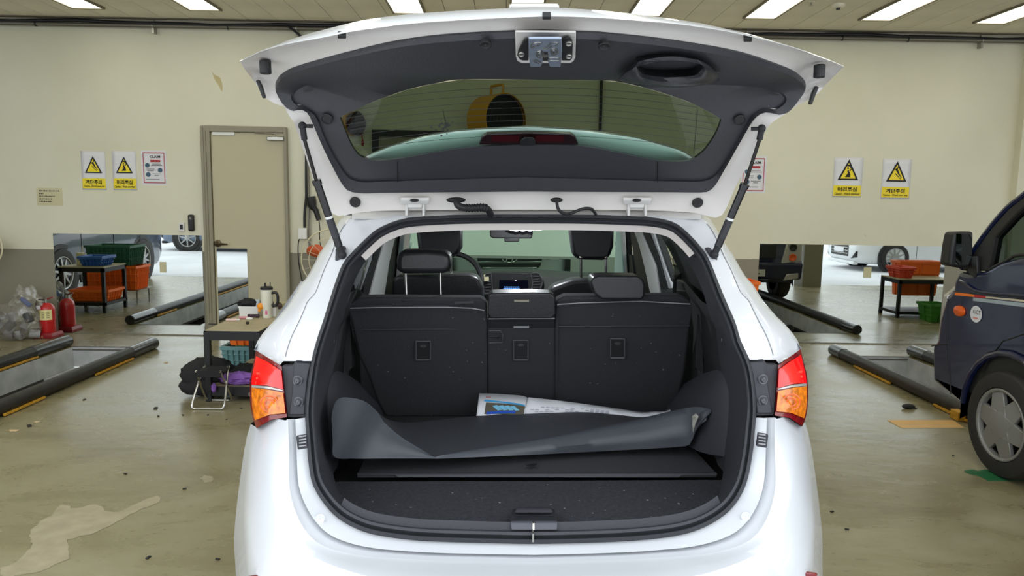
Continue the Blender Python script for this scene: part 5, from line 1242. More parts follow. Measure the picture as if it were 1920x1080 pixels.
for par, x0, x1, y0, y1 in ((sl, 780, 807, 640, 675), (sm, 963, 990, 638, 675), (sr, 1145, 1171, 635, 671)):
    b = MB().tube(res([cY(x, y, SY(y)-.018) for x, y in ((x0, y0), (x1, y0), (x1, y1), (x0, y1))], 32, closed=True, smooth=False), .003, n=6, closed=True).build('anchor_bezel', M['bezel'], par)
    MB().prism([cY(x, y, SY(y)-.017) for x, y in ((x0+2, y0+2), (x1-2, y0+2), (x1-2, y1-2), (x0+2, y1-2))], (0, .004, 0)).build('anchor_plate', M['trimdk'], b)
    c = cY((x0+x1)/2, y0+9, SY(y0+9)-.020); MB().cap([c+V((.013*math.cos(a), 0, .006*math.sin(a))) for a in [2*PI*i/16 for i in range(16)]]).build('anchor_hole', M['black'], b)
seam([(917, 620), (938, 620), (943, 628), (941, 642), (917, 643)], sm, dY=-.020, m=M['bezel']); seam([(917, 631), (934, 631), (934, 635)], sm, dY=-.020, m=M['black'], r=.003)
# headrests
def rbox(pts, Y, th, name, m, par, bev=.03):
    return MB().prism([cY(x, y, Y) for x, y in pts], (0, th, 0)).build(name, m, par, smooth=60, bevel=bev, bseg=4)
hr = rbox([(742, 488), (746, 474), (756, 469.5), (800, 469), (835, 471), (843, 480), (845, 500), (838, 513), (750, 514), (743, 505)], 2.80, .13, 'head_rest', M['leather'], sl, bev=.022)
for x in (761.5, 826):
    MB().cyl(cY(x-1, 511, 2.86), cY(x+1, 561, 2.86), .006).build('post', M['chrome'], sl)
    MB().prism([cY(xx, y, 2.80) for xx, y in ((x-9, 560), (x+9, 560), (x+8, 565.5), (x-8, 565.5))], (0, .05, 0)).build('post_guide', M['trimdk'], sl, bevel=.003)
rbox([(1108, 530), (1112, 520), (1122, 517), (1196, 517.5), (1206, 523), (1210, 535), (1209, 556), (1203, 562.5), (1128, 562), (1114, 550)], 2.74, .13, 'head_rest', M['leather'], sr, bev=.020)
MB().prism([cY(x, y, 2.775) for x, y in ((852, 566), (888, 565), (888, 569), (852, 569.5))], (0, .006, 0)).build('belt_slot', M['black'], sl)
# --- front seats
fs = rbox([(735, 600), (733, 560), (735, 525), (745, 516), (880, 514), (897, 520), (906, 540), (908, 600)], 3.45, .12, 'front_seat', M['leather'], car, bev=.04)
rbox([(779, 425), (866, 425), (866, 465), (858, 480), (846, 484), (790, 484), (784, 470)], 3.46, .10, 'head_rest', M['leather'], fs, bev=.02)
for x in (790, 846): MB().cyl(cY(x, 480, 3.51), cY(x, 516, 3.51), .006).build('post', M['chrome'], fs)
MB().ball(cY(846, 485, 3.46), .006).build('post_stop', M['chrome'], fs)
fs2 = rbox([(1028, 600), (1030, 545), (1034, 537), (1075, 523), (1165, 520), (1185, 530), (1188, 600)], 3.45, .12, 'front_seat', M['leather'], car, bev=.04)
rbox([(1067, 424), (1152, 424), (1151, 462), (1144, 482), (1132, 488), (1084, 487), (1074, 478)], 3.46, .10, 'head_rest', M['leather'], fs2, bev=.02)
for x in (1089.5, 1136.5): MB().cyl(cY(x-.5, 481, 3.49), cY(x, 524, 3.49), .007).build('post', M['chrome'], fs2); MB().ball(cY(x-.5, 483, 3.455), .009).build('post_stop', M['chrome'], fs2)
# --- dashboard
M['dash'] = mat('dashboard', (84, 86, 82), rough=.7)
Yd = 4.15
prof = [(770, 520), (800, 512), (860, 508), (905, 506), (935, 503.5), (1000, 504), (1040, 507), (1090, 510), (1150, 513), (1168, 517)]
d0 = [cY(x, y, 4.75) for x, y in prof]; d1_ = [cY(x, y+6, Yd+.1) for x, y in prof]; d2_ = [cY(x, y+14, Yd) for x, y in prof]; d3_ = [cY(x, 620, Yd+.02) for x, y in prof]
dash = MB().loft([res(c, 30) for c in (d0, d1_, d2_, d3_)]).build('dashboard', M['dash'], car, smooth=60)
def dpan(px, name, m, dY, th=.02, bev=.004, par=None): return MB().prism([cY(x, y, Yd-.03+dY) for x, y in px], (0, th, 0)).build(name, m, par or dash, smooth=40, bevel=bev)
dpan([(905, 515), (925, 511), (995, 511), (1010, 512), (1019, 525), (1014, 552), (908, 552)], 'centre_stack', M['black'], .0)
dpan([(936, 525), (991, 525), (991, 549), (936, 549)], 'screen', mat('screen_glass', (6, 8, 22), rough=.1), -.004, th=.006)
scr = mat('screen_print', (120, 180, 255), emis=(90, 150, 255), estr=.35)
k = MB()
for (x0, x1, y0, y1, n) in ((945, 974, 537.5, 539, 9), (944, 975, 540, 541.8, 9), (940, 979, 542.8, 544.6, 12)):
    for i in range(n):
        a = x0+(x1-x0)*i/n; k.cap([cY(x, y, Yd-.0365) for x, y in ((a, y1), (a+(x1-x0)/n*.75, y1), (a+(x1-x0)/n*.75, y0), (a, y0))])
k.build('screen_text', scr, dash, smooth=0, merge=False)
dpan([(952, 545.4), (964, 545.4), (972, 549), (946, 549)], 'screen_glow', mat('screen_blue', (20, 50, 160), emis=(20, 60, 200), estr=.5), -.006, th=.002, bev=0)
for sg, X0 in ((1, 0), (-1, 0)):
    poly = [(996, 513), (1006, 511.5), (1012, 515), (1018, 527), (1014, 540), (1010, 551), (996, 551), (999, 530)] if sg > 0 else [(921, 513), (910, 513), (906, 530), (908, 551), (924, 551), (922, 530)]
    P = res([cY(x, y, Yd-.036) for x, y in poly], 40, closed=True, smooth=False)
    MB().tube(P, .0035, n=5, closed=True).build('vent_bezel', mat('vent_chrome', (128, 128, 128), rough=.3, metal=.7), dash)
    for j in range(6):
        y = 518+5.2*j; xa, xb = (1000, 1013) if sg > 0 else (909, 921)
        MB().cyl(cY(xa, y+.8, Yd-.036), cY(xb, y, Yd-.036), .002, n=5).build('vent_slat', M['trimblk'], dash)
MB().ball(cY(988, 519.5, Yd-.035), .004).build('knob', M['chrome'], dash)
c = cY(907, 521.5, Yd-.06); MB().prism([cY(x, y, Yd-.07) for x, y in ((897, 518.5), (904, 519.5), (908, 514), (910, 515), (908, 520), (916.5, 519), (917, 526.5), (905, 528), (902, 522.5))], (0, .01, 0)).build('white_clip', M['cream'], dash, bevel=.001)
c = cY(846, 528, 3.98); u = V((1, 0, 0)); w_ = V((0, .45, .89)).normalized()
st = MB().tube([c+(u*math.cos(a)+w_*math.sin(a))*.165 for a in [2*PI*i/40 for i in range(40)]], .015, closed=True).tube([c-u*.16, c, c+u*.16], .014).build('steering_wheel', M['black'], car)
# --- rear view mirror with map light
mr = MB().prism([cY(x, y, 3.92) for x, y in ((918, 432), (922, 430), (996, 430), (999.5, 434), (998, 446), (994, 447.5), (924, 447), (919, 444))], (0, .03, 0)).build('inner_mirror', M['black'], car, bevel=.006)
MB().prism([cY(x, y, 3.91) for x, y in ((945, 446.5), (974, 446.5), (973, 453.5), (946, 453.5))], (0, .03, 0)).build('camera_box', M['black'], mr, bevel=.004)
ml = MB().prism([cY(x, y, 3.88) for x, y in ((950, 429), (1020, 428), (1016, 432), (1000, 432.5), (958, 433))], (0, .06, 0)).build('map_light', M['headliner'], car)
for x in (968, 980.5, 993.5): MB().ball(cY(x, 432.4, 3.875), (.012, .004, .0045)).build('map_led', mat('map_led', (240, 245, 255), emis=(210, 225, 255), estr=4), ml)
# --- windscreen, pillars and windows
WS = [cY(770, 424, 4.0), cY(1162, 424, 4.0), cY(1172, 520, 4.75), cY(762, 520, 4.75)]
MB().cap(WS).build('windscreen', M['windscreen'], car, smooth=0)
XR_ = lambda y, s: (XC+s*interp([(420, .70), (480, .745), (560, .80), (640, .82)], y))
def sidepoly(px, sgn, name, m, th=.03, dx=0.0, bev=.004, par=None):
    P = [cX(x, y, XR_(y, sgn)+sgn*dx) for x, y in px]
    return MB().prism(P, (sgn*th, 0, 0)).build(name, m, par or car, smooth=40, bevel=bev)
# right side (traced)
sidepoly([(1155, 428), (1163, 428), (1169, 520), (1151, 520)], 1, 'front_pillar', M['pillar_gry'], dx=-.05)
sidepoly([(1163, 428), (1174.5, 428), (1177, 478), (1183, 478), (1196, 560), (1166, 560)], 1, 'door_frame', M['trimdk'], dx=-.01)
sidepoly([(1187, 430), (1199, 430), (1215, 468), (1228, 498), (1238, 560), (1221, 560), (1208, 500), (1198, 460)], 1, 'centre_pillar', M['pillar_gry'], dx=-.03)
sidepoly([(1181, 430), (1187, 430), (1198, 460), (1208, 500), (1221, 560), (1200, 560), (1186, 468), (1183, 450)], 1, 'belt_cover', M['trimdk'], dx=-.01)
sidepoly([(1199, 430), (1214, 432), (1233, 480), (1251, 545), (1246, 560), (1238, 560), (1228, 498), (1215, 468)], 1, 'door_seal', M['trimdk'], dx=-.02)
sidepoly([(1213, 430), (1224, 432), (1240, 481), (1260, 541), (1250, 542), (1233, 481)], 1, 'door_edge', M['cpaint'], dx=-.01)
sidepoly([(1224, 431), (1229, 433), (1246, 480), (1263, 541), (1260, 541), (1240, 481)], 1, 'window_rubber', M['black'], dx=.0)
sidepoly([(1229, 433), (1231.5, 437), (1249, 487), (1262, 541), (1260.5, 541), (1246, 481)], 1, 'window_strip', M['cream'], dx=.01)
sidepoly([(1232, 430), (1280, 436), (1312, 475), (1345, 550), (1372, 610), (1370, 640), (1300, 600), (1291, 552), (1276, 515), (1258, 476), (1240, 445)], 1, 'quarter_trim', M['trimdk'], dx=-.02)
sidepoly([(1240, 541), (1290, 546), (1302, 600), (1235, 600)], 1, 'door_panel', M['trimblk'], dx=-.02)
sidepoly([(1262, 515), (1277, 512), (1270, 521), (1265, 524)], 1, 'belt_hook', M['black'], dx=-.03)
MB().tube([cX(1266, 522, XR_(520, 1)-.03), cX(1264, 558, XR_(520, 1)-.03)], .009).build('seat_belt', M['black'], car)
# left side (traced)
sidepoly([(760.5, 428), (772, 428), (767, 470), (762, 530), (750, 530), (756, 469)], -1, 'front_pillar', M['pillar_gry'], dx=-.05)
sidepoly([(742, 428), (760, 428), (756, 469), (750, 560), (718, 560), (731, 489)], -1, 'door_frame', M['trimdk'], dx=-.01)
sidepoly([(726, 440), (744, 434), (731, 489), (720, 560), (693, 560), (701, 530), (710, 495)], -1, 'centre_pillar', M['pillar_gry'], dx=-.03)
sidepoly([(707, 455), (728, 440), (710, 495), (700, 530), (692, 560), (680, 560), (683, 537), (700, 488)], -1, 'door_seal', M['trimdk'], dx=-.02)
sidepoly([(690, 468), (711, 455), (701, 488), (684, 537), (676, 545), (672, 541), (681, 505)], -1, 'door_edge', M['cpaint'], dx=-.01)
sidepoly([(640, 500), (660, 470), (694, 466), (681, 505), (668, 530), (656, 556), (648, 600), (600, 600)], -1, 'quarter_trim', M['trimdk'], dx=.02)
sidepoly([(672, 541), (690, 556), (690, 600), (640, 600), (658, 548)], -1, 'door_panel', M['trimblk'], dx=-.02)
MB().ball(cX(722, 555, XR_(555, -1)-.05), .011).build('belt_button', M['chrome'], car)
# --- bonnet and front end (seen through the windscreen and in the wall mirror)
def hood_row(y, z, hw, drop=.05): return res([V((XC-hw, y, z-drop*1.6)), V((XC-hw*.8, y, z-drop*.4)), V((XC, y, z)), V((XC+hw*.8, y, z-drop*.4)), V((XC+hw, y, z-drop*1.6))], 21)
MB().loft([hood_row(4.72, 1.03, .80), hood_row(5.3, 1.01, .80), hood_row(5.9, .96, .76), hood_row(6.2, .90, .66), hood_row(6.28, .84, .60)]).build('bonnet', M['cpaint'], car, smooth=60)
front = [[V((XC+s*x, y, z)) for s, x, y in ((-1, .80, 5.75), (-1, .70, 6.12), (-1, .45, 6.27), (-1, 0, 6.30), (1, .45, 6.27), (1, .70, 6.12), (1, .80, 5.75)) for s in (s,)] for z in (.30, .45, .62, .80, .86)]
MB().loft([res(r_, 25) for r_ in front]).build('front_bumper', M['cpaint'], car, smooth=60)
gr = MB().prism([V((XC+x, 6.29, z)) for x, z in ((-.46, .84), (.46, .84), (.42, .66), (.30, .55), (-.30, .55), (-.42, .66))], (0, .03, 0)).build('grille', M['black'], car, bevel=.01)
for z, hw in ((.79, .45), (.71, .43), (.63, .37)): MB().bx(XC-hw, XC+hw, 6.315, 6.335, z-.014, z+.014).build('grille_bar', M['chrome'], gr, bevel=.004)
c = V((XC, 6.345, .76)); MB().tube([c+V((.10*math.cos(a), 0, .052*math.sin(a))) for a in [2*PI*i/32 for i in range(32)]], .009, closed=True).build('emblem', M['chrome'], gr)
MB().cyl(c+V((-.05, 0, -.04)), c+V((-.025, 0, .045)), .010).cyl(c+V((.025, 0, -.045)), c+V((.05, 0, .04)), .010).cyl(c+V((-.04, 0, .0)), c+V((.04, 0, .0)), .009).build('emblem_letter', M['chrome'], gr)
for sg in (-1, 1): MB().prism([V((XC+sg*x, y, z)) for x, y, z in ((.48, 6.25, .84), (.72, 6.08, .88), (.76, 5.9, .86), (.70, 6.10, .74), (.50, 6.26, .74))], (0, .02, 0)).build('head_lamp', M['lampclear'], car)

# added fill light under the roof lining, brightens the cabin
la = bpy.data.lights.new('cabin_fill', 'AREA'); la.shape = 'RECTANGLE'; la.size = .08; la.size_y = .03; la.energy = 8.0; la.color = (.9, .95, 1.0)
lo = bpy.data.objects.new('cabin_fill', la); COL.objects.link(lo); lo.parent = ml; lo.location = V((.12, 3.55, 1.565))-CP
# ------------------------------------------------------------------ tailgate
YH = [(10, 1.62), (33, 1.60), (60, 1.70), (100, 1.84), (145, 2.02), (150, 2.16), (300, 2.45), (357, 2.56), (400, 2.62)]
def yh(px, py):
    b = interp(YH, py)
    return b+max(0, min(1, (260-py)/110))*.16*(abs(px-1014)/560.0)**2
def hq(pts, n, d=0.0, smooth=True): return res([cY(x, y, yh(x, y)+d) for x, y in pts], n, smooth=smooth)
SEGN = (40, 14, 24, 34)
OUTL = [[(1016, 31), (959, 33), (861, 38), (764, 45), (667, 58), (608, 70), (537, 83), (489, 97), (451, 115)], [(451, 115), (459, 130), (476, 152), (497, 182), (511, 193), (533, 200)], [(533, 200), (545, 222), (552, 232), (572, 290), (592, 350)], [(592, 350), (612, 381), (620, 397), (632, 405), (650, 403), (700, 396), (800, 394), (985, 393)]]
OUTR = [[(1016, 31), (1060, 31), (1130, 34), (1259, 44), (1357, 58), (1421, 72), (1486, 89), (1551, 112), (1582, 125)], [(1582, 125), (1564, 143), (1545, 162), (1531, 178), (1515, 188), (1497, 196)], [(1497, 196), (1470, 215), (1441, 237), (1412, 290), (1379, 350)], [(1379, 350), (1362, 390), (1352, 405), (1340, 408), (1310, 401), (1290, 398), (1200, 394), (985, 393)]]
TRL = [[(1016, 58), (958, 60), (861, 65), (796, 71), (732, 81), (667, 96), (602, 113), (547, 130), (524, 144)], [(524, 144), (516, 159), (521, 175), (534, 194), (545, 201), (550, 203)], [(550, 203), (566, 200), (578, 207), (586, 224), (608, 275), (634, 327), (645, 345)], [(645, 345), (655, 354), (680, 358), (740, 357), (985, 355)]]
TRR = [[(1016, 58), (1091, 61), (1130, 63), (1227, 73), (1324, 87), (1389, 100), (1437, 115), (1486, 134), (1506, 149)], [(1506, 149), (1511, 162), (1499, 181), (1480, 203), (1470, 208), (1460, 210)], [(1460, 210), (1437, 205), (1425, 207), (1412, 217), (1402, 233), (1373, 285), (1345, 335)], [(1345, 335), (1334, 350), (1320, 356), (1250, 356), (985, 355)]]
MDL = [[(1016, 144), (861, 144), (732, 141), (667, 141), (610, 146), (575, 158)], [(575, 158), (556, 168), (548, 180), (550, 190), (560, 199)], [(560, 199), (590, 215), (612, 265), (640, 315), (655, 333)], [(655, 333), (680, 340), (740, 338), (985, 330)]]
MDR = [[(1016, 144), (1150, 146), (1275, 158), (1320, 158), (1390, 160), (1440, 168)], [(1440, 168), (1465, 175), (1474, 186), (1468, 196), (1458, 203)], [(1458, 203), (1430, 212), (1410, 230), (1380, 280), (1346, 325)], [(1346, 325), (1320, 338), (1250, 338), (985, 330)]]
GLL = [[(1016, 150), (868, 149), (813, 157), (764, 168), (715, 185), (690, 195)], [(690, 195), (667, 206), (645, 216), (637, 220)], [(637, 220), (647, 246), (660, 275), (673, 292)], [(673, 292), (693, 300), (719, 301), (764, 295), (861, 279), (959, 272), (985, 271)]]
GLR = [[(1016, 150), (1130, 151), (1162, 154), (1211, 165), (1275, 185), (1300, 195)], [(1300, 195), (1324, 207), (1340, 216), (1353, 224)], [(1353, 224), (1343, 250), (1324, 279), (1310, 292)], [(1310, 292), (1301, 298), (1279, 303), (1227, 300), (1097, 275), (1000, 271), (985, 271)]]
def chain(segs, d=0.0):
    out = []
    for s, n in zip(segs, SEGN):
        c = hq(s, n, d); out += c if not out else c[1:]
    return out
gate = MB()
def lp(a, b, t): return [p.lerp(q, t) for p, q in zip(a, b)]
for O, T in ((OUTL, TRL), (OUTR, TRR)):
    o_, t_ = chain(O), chain(T)
    m1 = lp(o_, t_, .25); m2 = lp(o_, t_, .85)
    m1 = [p+V((0, .004, .012)) for p in m1]; m2 = [p+V((0, .006, .014)) for p in m2]
    gate.loft([o_, m1, m2, [p+V((0, .004, .004)) for p in t_]])
M['gate_in'] = mat('tailgate_inner_white', (214, 209, 203), rough=.35, coat=.4)
tg = gate.build('tailgate', M['gate_in'], car, smooth=50)
M['gatetrim'] = mat('gate_trim_plastic', (54, 54, 58), rough=.48, bump=.15, bscale=220)
tp = MB()
for T, D, G in ((TRL, MDL, GLL), (TRR, MDR, GLR)):
    t_, d_, g_ = chain(T), chain(D), chain(G)
    t0 = [p+V((0, .004, .006)) for p in t_]; t1 = [p.lerp(q, .05)+V((0, -.008, -.010)) for p, q in zip(t_, d_)]
    tp.loft([t0, t_, t1, lp(t1, d_, .5), lp(t1, d_, .92), [p+V((0, .01, .0)) for p in d_], lp(d_, g_, .5), g_, [p+V((0, .012, .006)) for p in g_]])
trim = tp.build('gate_trim', M['gatetrim'], tg, smooth=50)
# outer skin
SIL = [(451, 115), (505, 89), (557, 70), (621, 52), (686, 37), (764, 27), (861, 20), (959, 15.5), (1036, 14), (1162, 23), (1292, 40), (1357, 53), (1421, 68), (1519, 99), (1582, 125)]
o_full = chain(OUTL)[:SEGN[0]][::-1]+chain(OUTR)[1:SEGN[0]]
n_o = len(o_full)
o_full = res(o_full, 60, smooth=False)
s1 = res([cY(x, y, yh(x, y+20)+.10) for x, y in SIL], 60)
s2 = [V((XC+(p.x-XC)*.97, p.y+.35, p.z+.045)) for p in s1]
s3 = [V((XC+(p.x-XC)*.90, 2.36, 1.90)) for p in s1]
s4 = [V((XC+(p.x-XC)*.88, 2.70, 1.66)) for p in s1]
lip = [a.lerp(b, .12)+V((0, -.006, 0)) for a, b in zip(o_full, s1)]
MB().loft([o_full, lip, s1, s2]).build('gate_skin', M['cpaint'], tg, smooth=60)
q = cY(1002, 14, 1.78); MB().bx(q.x-.06, q.x+.06, q.y, q.y+.05, q.z-.006, q.z+.012).build('gate_emblem', M['chrome'], tg, bevel=.008)
# glass
gl = []
for G in (GLL, GLR): gl.append(chain(G))
loopg = gl[0]+gl[1][-2:0:-1]
FILM = [(686, 293), (732, 275), (796, 256), (861, 245), (959, 239), (1000, 238), (1097, 245), (1194, 259), (1275, 282), (1301, 297)]
# grid of the pane
def px_bounds(y, segs):
    best = None
    pts = [p for s in segs for p in s]
    for (x0, y0), (x1, y1) in zip(pts, pts[1:]):
        pass
    return None
poly2 = [p for s in GLL for p in s]+[p for s in GLR[::-1] for p in s[::-1]]
def colspan(x):
    ys = []
    for (x0, y0), (x1, y1) in zip(poly2, poly2[1:]+poly2[:1]):
        if (x0-x)*(x1-x) < 0: ys.append(y0+(y1-y0)*(x-x0)/(x1-x0))
    return (min(ys), max(ys)) if len(ys) > 1 else None
filmy = lambda x: interp(FILM, x)
xs_ = [638+ (1352-638)*i/80 for i in range(81)]
up, lo = [], []
fu = MB(); fl_ = MB(); U0, U1, L0, L1 = [], [], [], []
for x in xs_:
    s_ = colspan(x)
    if not s_: continue
    a, b = s_
    f_ = min(b, max(a, filmy(x))) if 686 < x < 1301 else b
    P = lambda y: cY(x, y, yh(x, max(y, 151))+.008)
    U0.append([P(a+(f_-a)*t) for t in (0, .25, .5, .75, 1)])
    if b-f_ > .2: L0.append([P(f_+(b-f_)*t) for t in (0, .5, 1)])
glass = MB().loft(U0).build('tinted_glass', M['tint'], tg, smooth=60, label='dark tinted upper part of the rear window')
MB().loft(L0).build('clear_glass', M['greenglass'], tg, smooth=60, label='clear greenish strip of the rear window')
for y0 in (164, 177, 190, 202, 214, 226, 240, 254):
    L = []
    for x in xs_[1:-1]:
        y = y0+2.6e-4*(x-1000)**2; s_ = colspan(x)
        if s_ and s_[0]+1 < y < s_[1]-1: L.append(cY(x, y, yh(x, max(y, 151))+.002))
    if len(L) > 3: MB().tube(L, .0009, n=4).build('defroster_line', M['black'], glass)
MB().tube([cY(x, y, yh(x, y)+.002) for x, y in ((1308, 205), (1305, 240), (1301, 290))], .0009, n=4).build('defroster_line', M['black'], glass)
# spatter on the glass
rs2 = random.Random(12); k = MB()
for i in range(46):
    r_ = abs(rs2.gauss(0, 10)); a = rs2.uniform(0, 2*PI); x, y = 836+r_*math.cos(a)*1.1, 236+r_*math.sin(a); s = rs2.uniform(.8, 2.6)
    k.cap([cY(x+s*math.cos(q), y+s*math.sin(q)*rs2.uniform(.5, 1), yh(x, y)+.001) for q in [2*PI*j/7 for j in range(7)]])
k.tube([cY(x, y, yh(x, y)+.001) for x, y in ((836, 232), (833, 218), (830, 205))], .0012, n=4)
k.build('glass_spatter', M['black'], glass, smooth=0, merge=False, label='dark spatter of dirt on the tinted glass')
# spoiler above the glass
sp0 = [cY(x, y-2, yh(x, y)+.09) for x, y in FILM]; sp0 = res(sp0, 40)
sp1 = [V((XC+(p.x-XC)*1.12, 2.74, 1.66)) for p in sp0]
MB().loft([sp0, lp(sp0, sp1, .5), sp1]).build('spoiler', M['cpaint'], tg, smooth=60, solid=.02)
# high brake lamp
bl = [(898, 271.5), (903, 258), (912, 251.5), (990, 249), (1070, 251.5), (1079, 257), (1085, 271.5)]
b_ = MB().prism([cY(x, y, yh(x, y)-.006) for x, y in bl], (0, .02, .01)).build('brake_lamp', mat('brake_lamp_housing', (30, 16, 18), rough=.25), tg, bevel=.003)
for x0, x1 in ((922, 974), (1002, 1058)): MB().prism([cY(x, y, yh(x, y)-.008) for x, y in ((x0, 254), (x1, 254), (x1, 266), (x0, 266))], (0, .004, 0)).build('brake_lens', mat('brake_lens', (52, 8, 12), rough=.2), b_)
MB().prism([cY(x, y, yh(x, y)-.03) for x, y in ((976, 262), (984, 257), (1000, 257), (1005, 264), (1003, 272), (974, 272))], (0, .03, 0)).build('wiper_motor_boss', M['black'], tg, bevel=.004)
# seams on the lower trim
for x in (745, 1233): MB().tube([cY(x, y, yh(x, y)-.006+.004) for y in (304 if x < 1000 else 303, 330, 356)], .0015, n=5).build('trim_seam', M['black'], trim)
# --- latch with white bracket
D_ = -.022
def hp(px, name, m, d, th, bev=.002, par=tg, n=None):
    P = [cY(x, y, yh(x, y)+d) for x, y in px]
    P = res(P, n, closed=True, smooth=False) if n else P
    a, b = P[0], P[len(P)//2]
    return MB().prism(P, V((0, .15, .98))*th).build(name, m, par, smooth=40, bevel=bev)
hp([(966, 60), (1080, 61), (1079, 108), (1076, 115), (1070, 118.5), (978, 118.5), (970, 115), (967, 107)], 'latch_bracket', M['gate_in'], -.062, .005, .002)
lt = hp([(991, 73), (1053, 73), (1054, 100), (1051, 126), (1031, 126), (1026, 114), (1019, 114), (1014, 126), (994, 126), (991, 100)], 'latch', mat('latch_steel', (160, 172, 190), rough=.4, metal=.7), -.120, .006, .002)
hp([(991, 77), (987, 75), (982, 77), (972, 96), (970, 105), (974, 112), (980, 114), (991, 114)], 'latch_wing', M['black'], -.090, .005, .002, lt)
hp([(1053, 78), (1058, 73), (1066, 71), (1072, 76), (1074, 84), (1073, 110), (1070, 114), (1053, 114)], 'latch_wing', M['black'], -.090, .005, .002, lt)
for x, y in ((977.5, 101), (1066.5, 81), (1066.5, 105)):
    c = cY(x, y, yh(x, y)-.096); MB().lathe(c, (0, -.5, -.86), [(-.004, .0075), (.002, .0075), (.004, .006), (.003, .003), (.003, .001)], n=14).build('latch_bolt', M['steel'], lt)
def bead(px): MB().tube(res([cY(x, y, yh(x, y)-.124) for x, y in px], 14), .0014, n=5).build('latch_bead', M['steel'], lt)
bead([(995, 88), (998, 83), (1006, 80), (1013, 79), (1013, 83), (1004, 86), (997, 90), (995, 88)])
bead([(1018, 90), (1026, 87), (1036, 79), (1045, 80), (1045, 84), (1036, 85), (1030, 90), (1020, 92), (1018, 90)])
for cx, cy, r_ in ((1039, 97, 7), (1012.5, 102, 7), (1039, 97, 3.5), (1012.5, 102, 3.5)): bead([(cx+r_*math.cos(a), cy+r_*math.sin(a)) for a in [2*PI*i/12 for i in range(13)]])
bead([(1030, 108), (1048, 108), (1048, 113), (1031, 113), (1030, 108)]); bead([(1001, 111), (1013, 116), (1011, 119), (1001, 115), (1001, 111)])
c = cY(1022, 104, yh(1022, 104)-.126); MB().cyl(c, c+V((0, .01, .02)), .008).build('latch_pawl', M['steel'], lt)
hp([(1018, 98), (1027, 98), (1028, 108), (1027, 114), (1018, 114), (1017, 106)], 'latch_mouth', M['black'], -.123, .002, 0, lt)
# screws caps on the trim, holes
for x, y in ((910, 84), (1133, 87)):
    c = cY(x, y, yh(x, y)-.075); MB().lathe(c, V((0, -.45, -.89)), [(-.006, .014), (.001, .0145), (.002, .012), (.0, .009), (.0, .004), (-.003, .002), (-.003, .001)], n=24).build('trim_screw', M['black'], trim)
for x, y in ((613, 223), (1387, 225)):
    c = cY(x, y, yh(x, y)-.010); MB().lathe(c, V((0, -.8, -.6)), [(-.004, .018), (.002, .0185), (.003, .016), (.0, .014), (.0, .001)], n=24).build('trim_plug', M['black'], trim)
for pl in ([(568, 170), (580, 166), (590, 166), (584, 171), (572, 173)], [(1440, 174), (1452, 174), (1462, 178), (1454, 179), (1444, 177)]):
    MB().cap(res([cY(x, y, yh(x, y)-.012) for x, y in pl], 16, closed=True)).build('trim_slot', M['black'], trim)
# pull handle
HB = [(1160, 150), (1181, 127), (1196, 116), (1212, 110), (1258, 105), (1305, 111), (1322, 118), (1337, 130), (1349, 151), (1325, 158), (1292, 163), (1255, 164), (1227, 161), (1190, 157)]
HP_ = [(1193, 121), (1206, 113), (1258, 109), (1308, 117), (1318, 124), (1312, 134), (1300, 142), (1255, 145), (1215, 141), (1200, 134)]
A = res([cY(x, y, yh(x, min(y, 146))-.03) for x, y in HB], 48, closed=True); B = res([cY(x, y, yh(x, min(y, 146))-.075) for x, y in HB], 48, closed=True)
Ci = res([cY(x, y, yh(x, y)-.072) for x, y in HP_], 48, closed=True); Di = [V((p.x, p.y+.06, p.z+.045)) for p in Ci]
mid_ = lp(B, Ci, .7); mid_ = [p+V((0, -.006, -.006)) for p in mid_]
ph = MB().loft([A, lp(A, B, .7), lp(B, Ci, .15), mid_, Ci], closed=True).build('pull_handle', M['gloss'], trim, smooth=70)
MB().loft([Ci, Di], closed=True).cap(Di).build('pull_recess', M['black'], trim, smooth=60)
# clips, buffers
for x, y in ((641, 70), (1025, 34.5), (1402, 76)):
    hp([(x-8, y-2.5), (x+8, y-2.5), (x+8, y+3), (x-8, y+3)], 'rubber_clip', M['black'], -.006, .012, .002)
for x, y, xo, yo_ in ((497, 125, 488, 165), (1537, 133, 1527, 177)):
    c = cY(x, y-12, yh(x, y)-.02); MB().cyl(c, c+V((0, 0, -.036)), .0155, n=20).build('gate_buffer', M['rubber'], tg, bevel=.003)
    s = -1 if x < 1000 else 1
    P = [cY(a, b, yh(xo, yo_)-.02) for a, b in ((xo+s*3, yo_-16), (xo+s*9, yo_-14), (xo+s*1, yo_+6), (xo-s*4, yo_+19), (xo-s*9, yo_+17), (xo-s*3, yo_-4))]
    MB().prism(P, (0, .015, 0)).build('gate_wedge', M['black'], tg, bevel=.002)
# hinge side: hinges, grommets, hoses
for x, y in ((666, 379), (1308, 380)):
    c = cY(x, y, yh(x, y)+.004); MB().lathe(c, (0, -.85, -.4), [(-.004, .019), (.003, .019), (.005, .016), (.004, .001)], n=24).build('grommet', M['rubber'], tg)
for x in (777, 1194):
    h = hp([(x-26, 376), (x+28, 376), (x+27, 383), (x-25, 383)], 'hinge', M['cpaint_in'], -.014, .012, .002, car)
    for xx in (x-15, x+17):
        MB().prism([cY(a, b, 2.59) for a, b in ((xx-2.5, 380), (xx+2.5, 380), (xx+2.5, 405), (xx-2.5, 405))], (0, .04, 0)).build('hinge_arm', M['cpaint_in'], h, bevel=.002)
    MB().prism([cY(a, b, 2.585) for a, b in ((x-14, 379), (x+15, 379), (x+14, 390), (x-13, 390))], (0, .02, 0)).build('hinge_plate', M['cpaint_in'], h, bevel=.003)
    MB().ball(cY(x, 375.5, 2.56), (.016, .008, .006)).build('hinge_bolt', M['trimdk'], h)
c = cY(855, 375, 2.55); MB().ball(c, (.034, .014, .010)).build('hose_grommet', M['rubber'], tg)
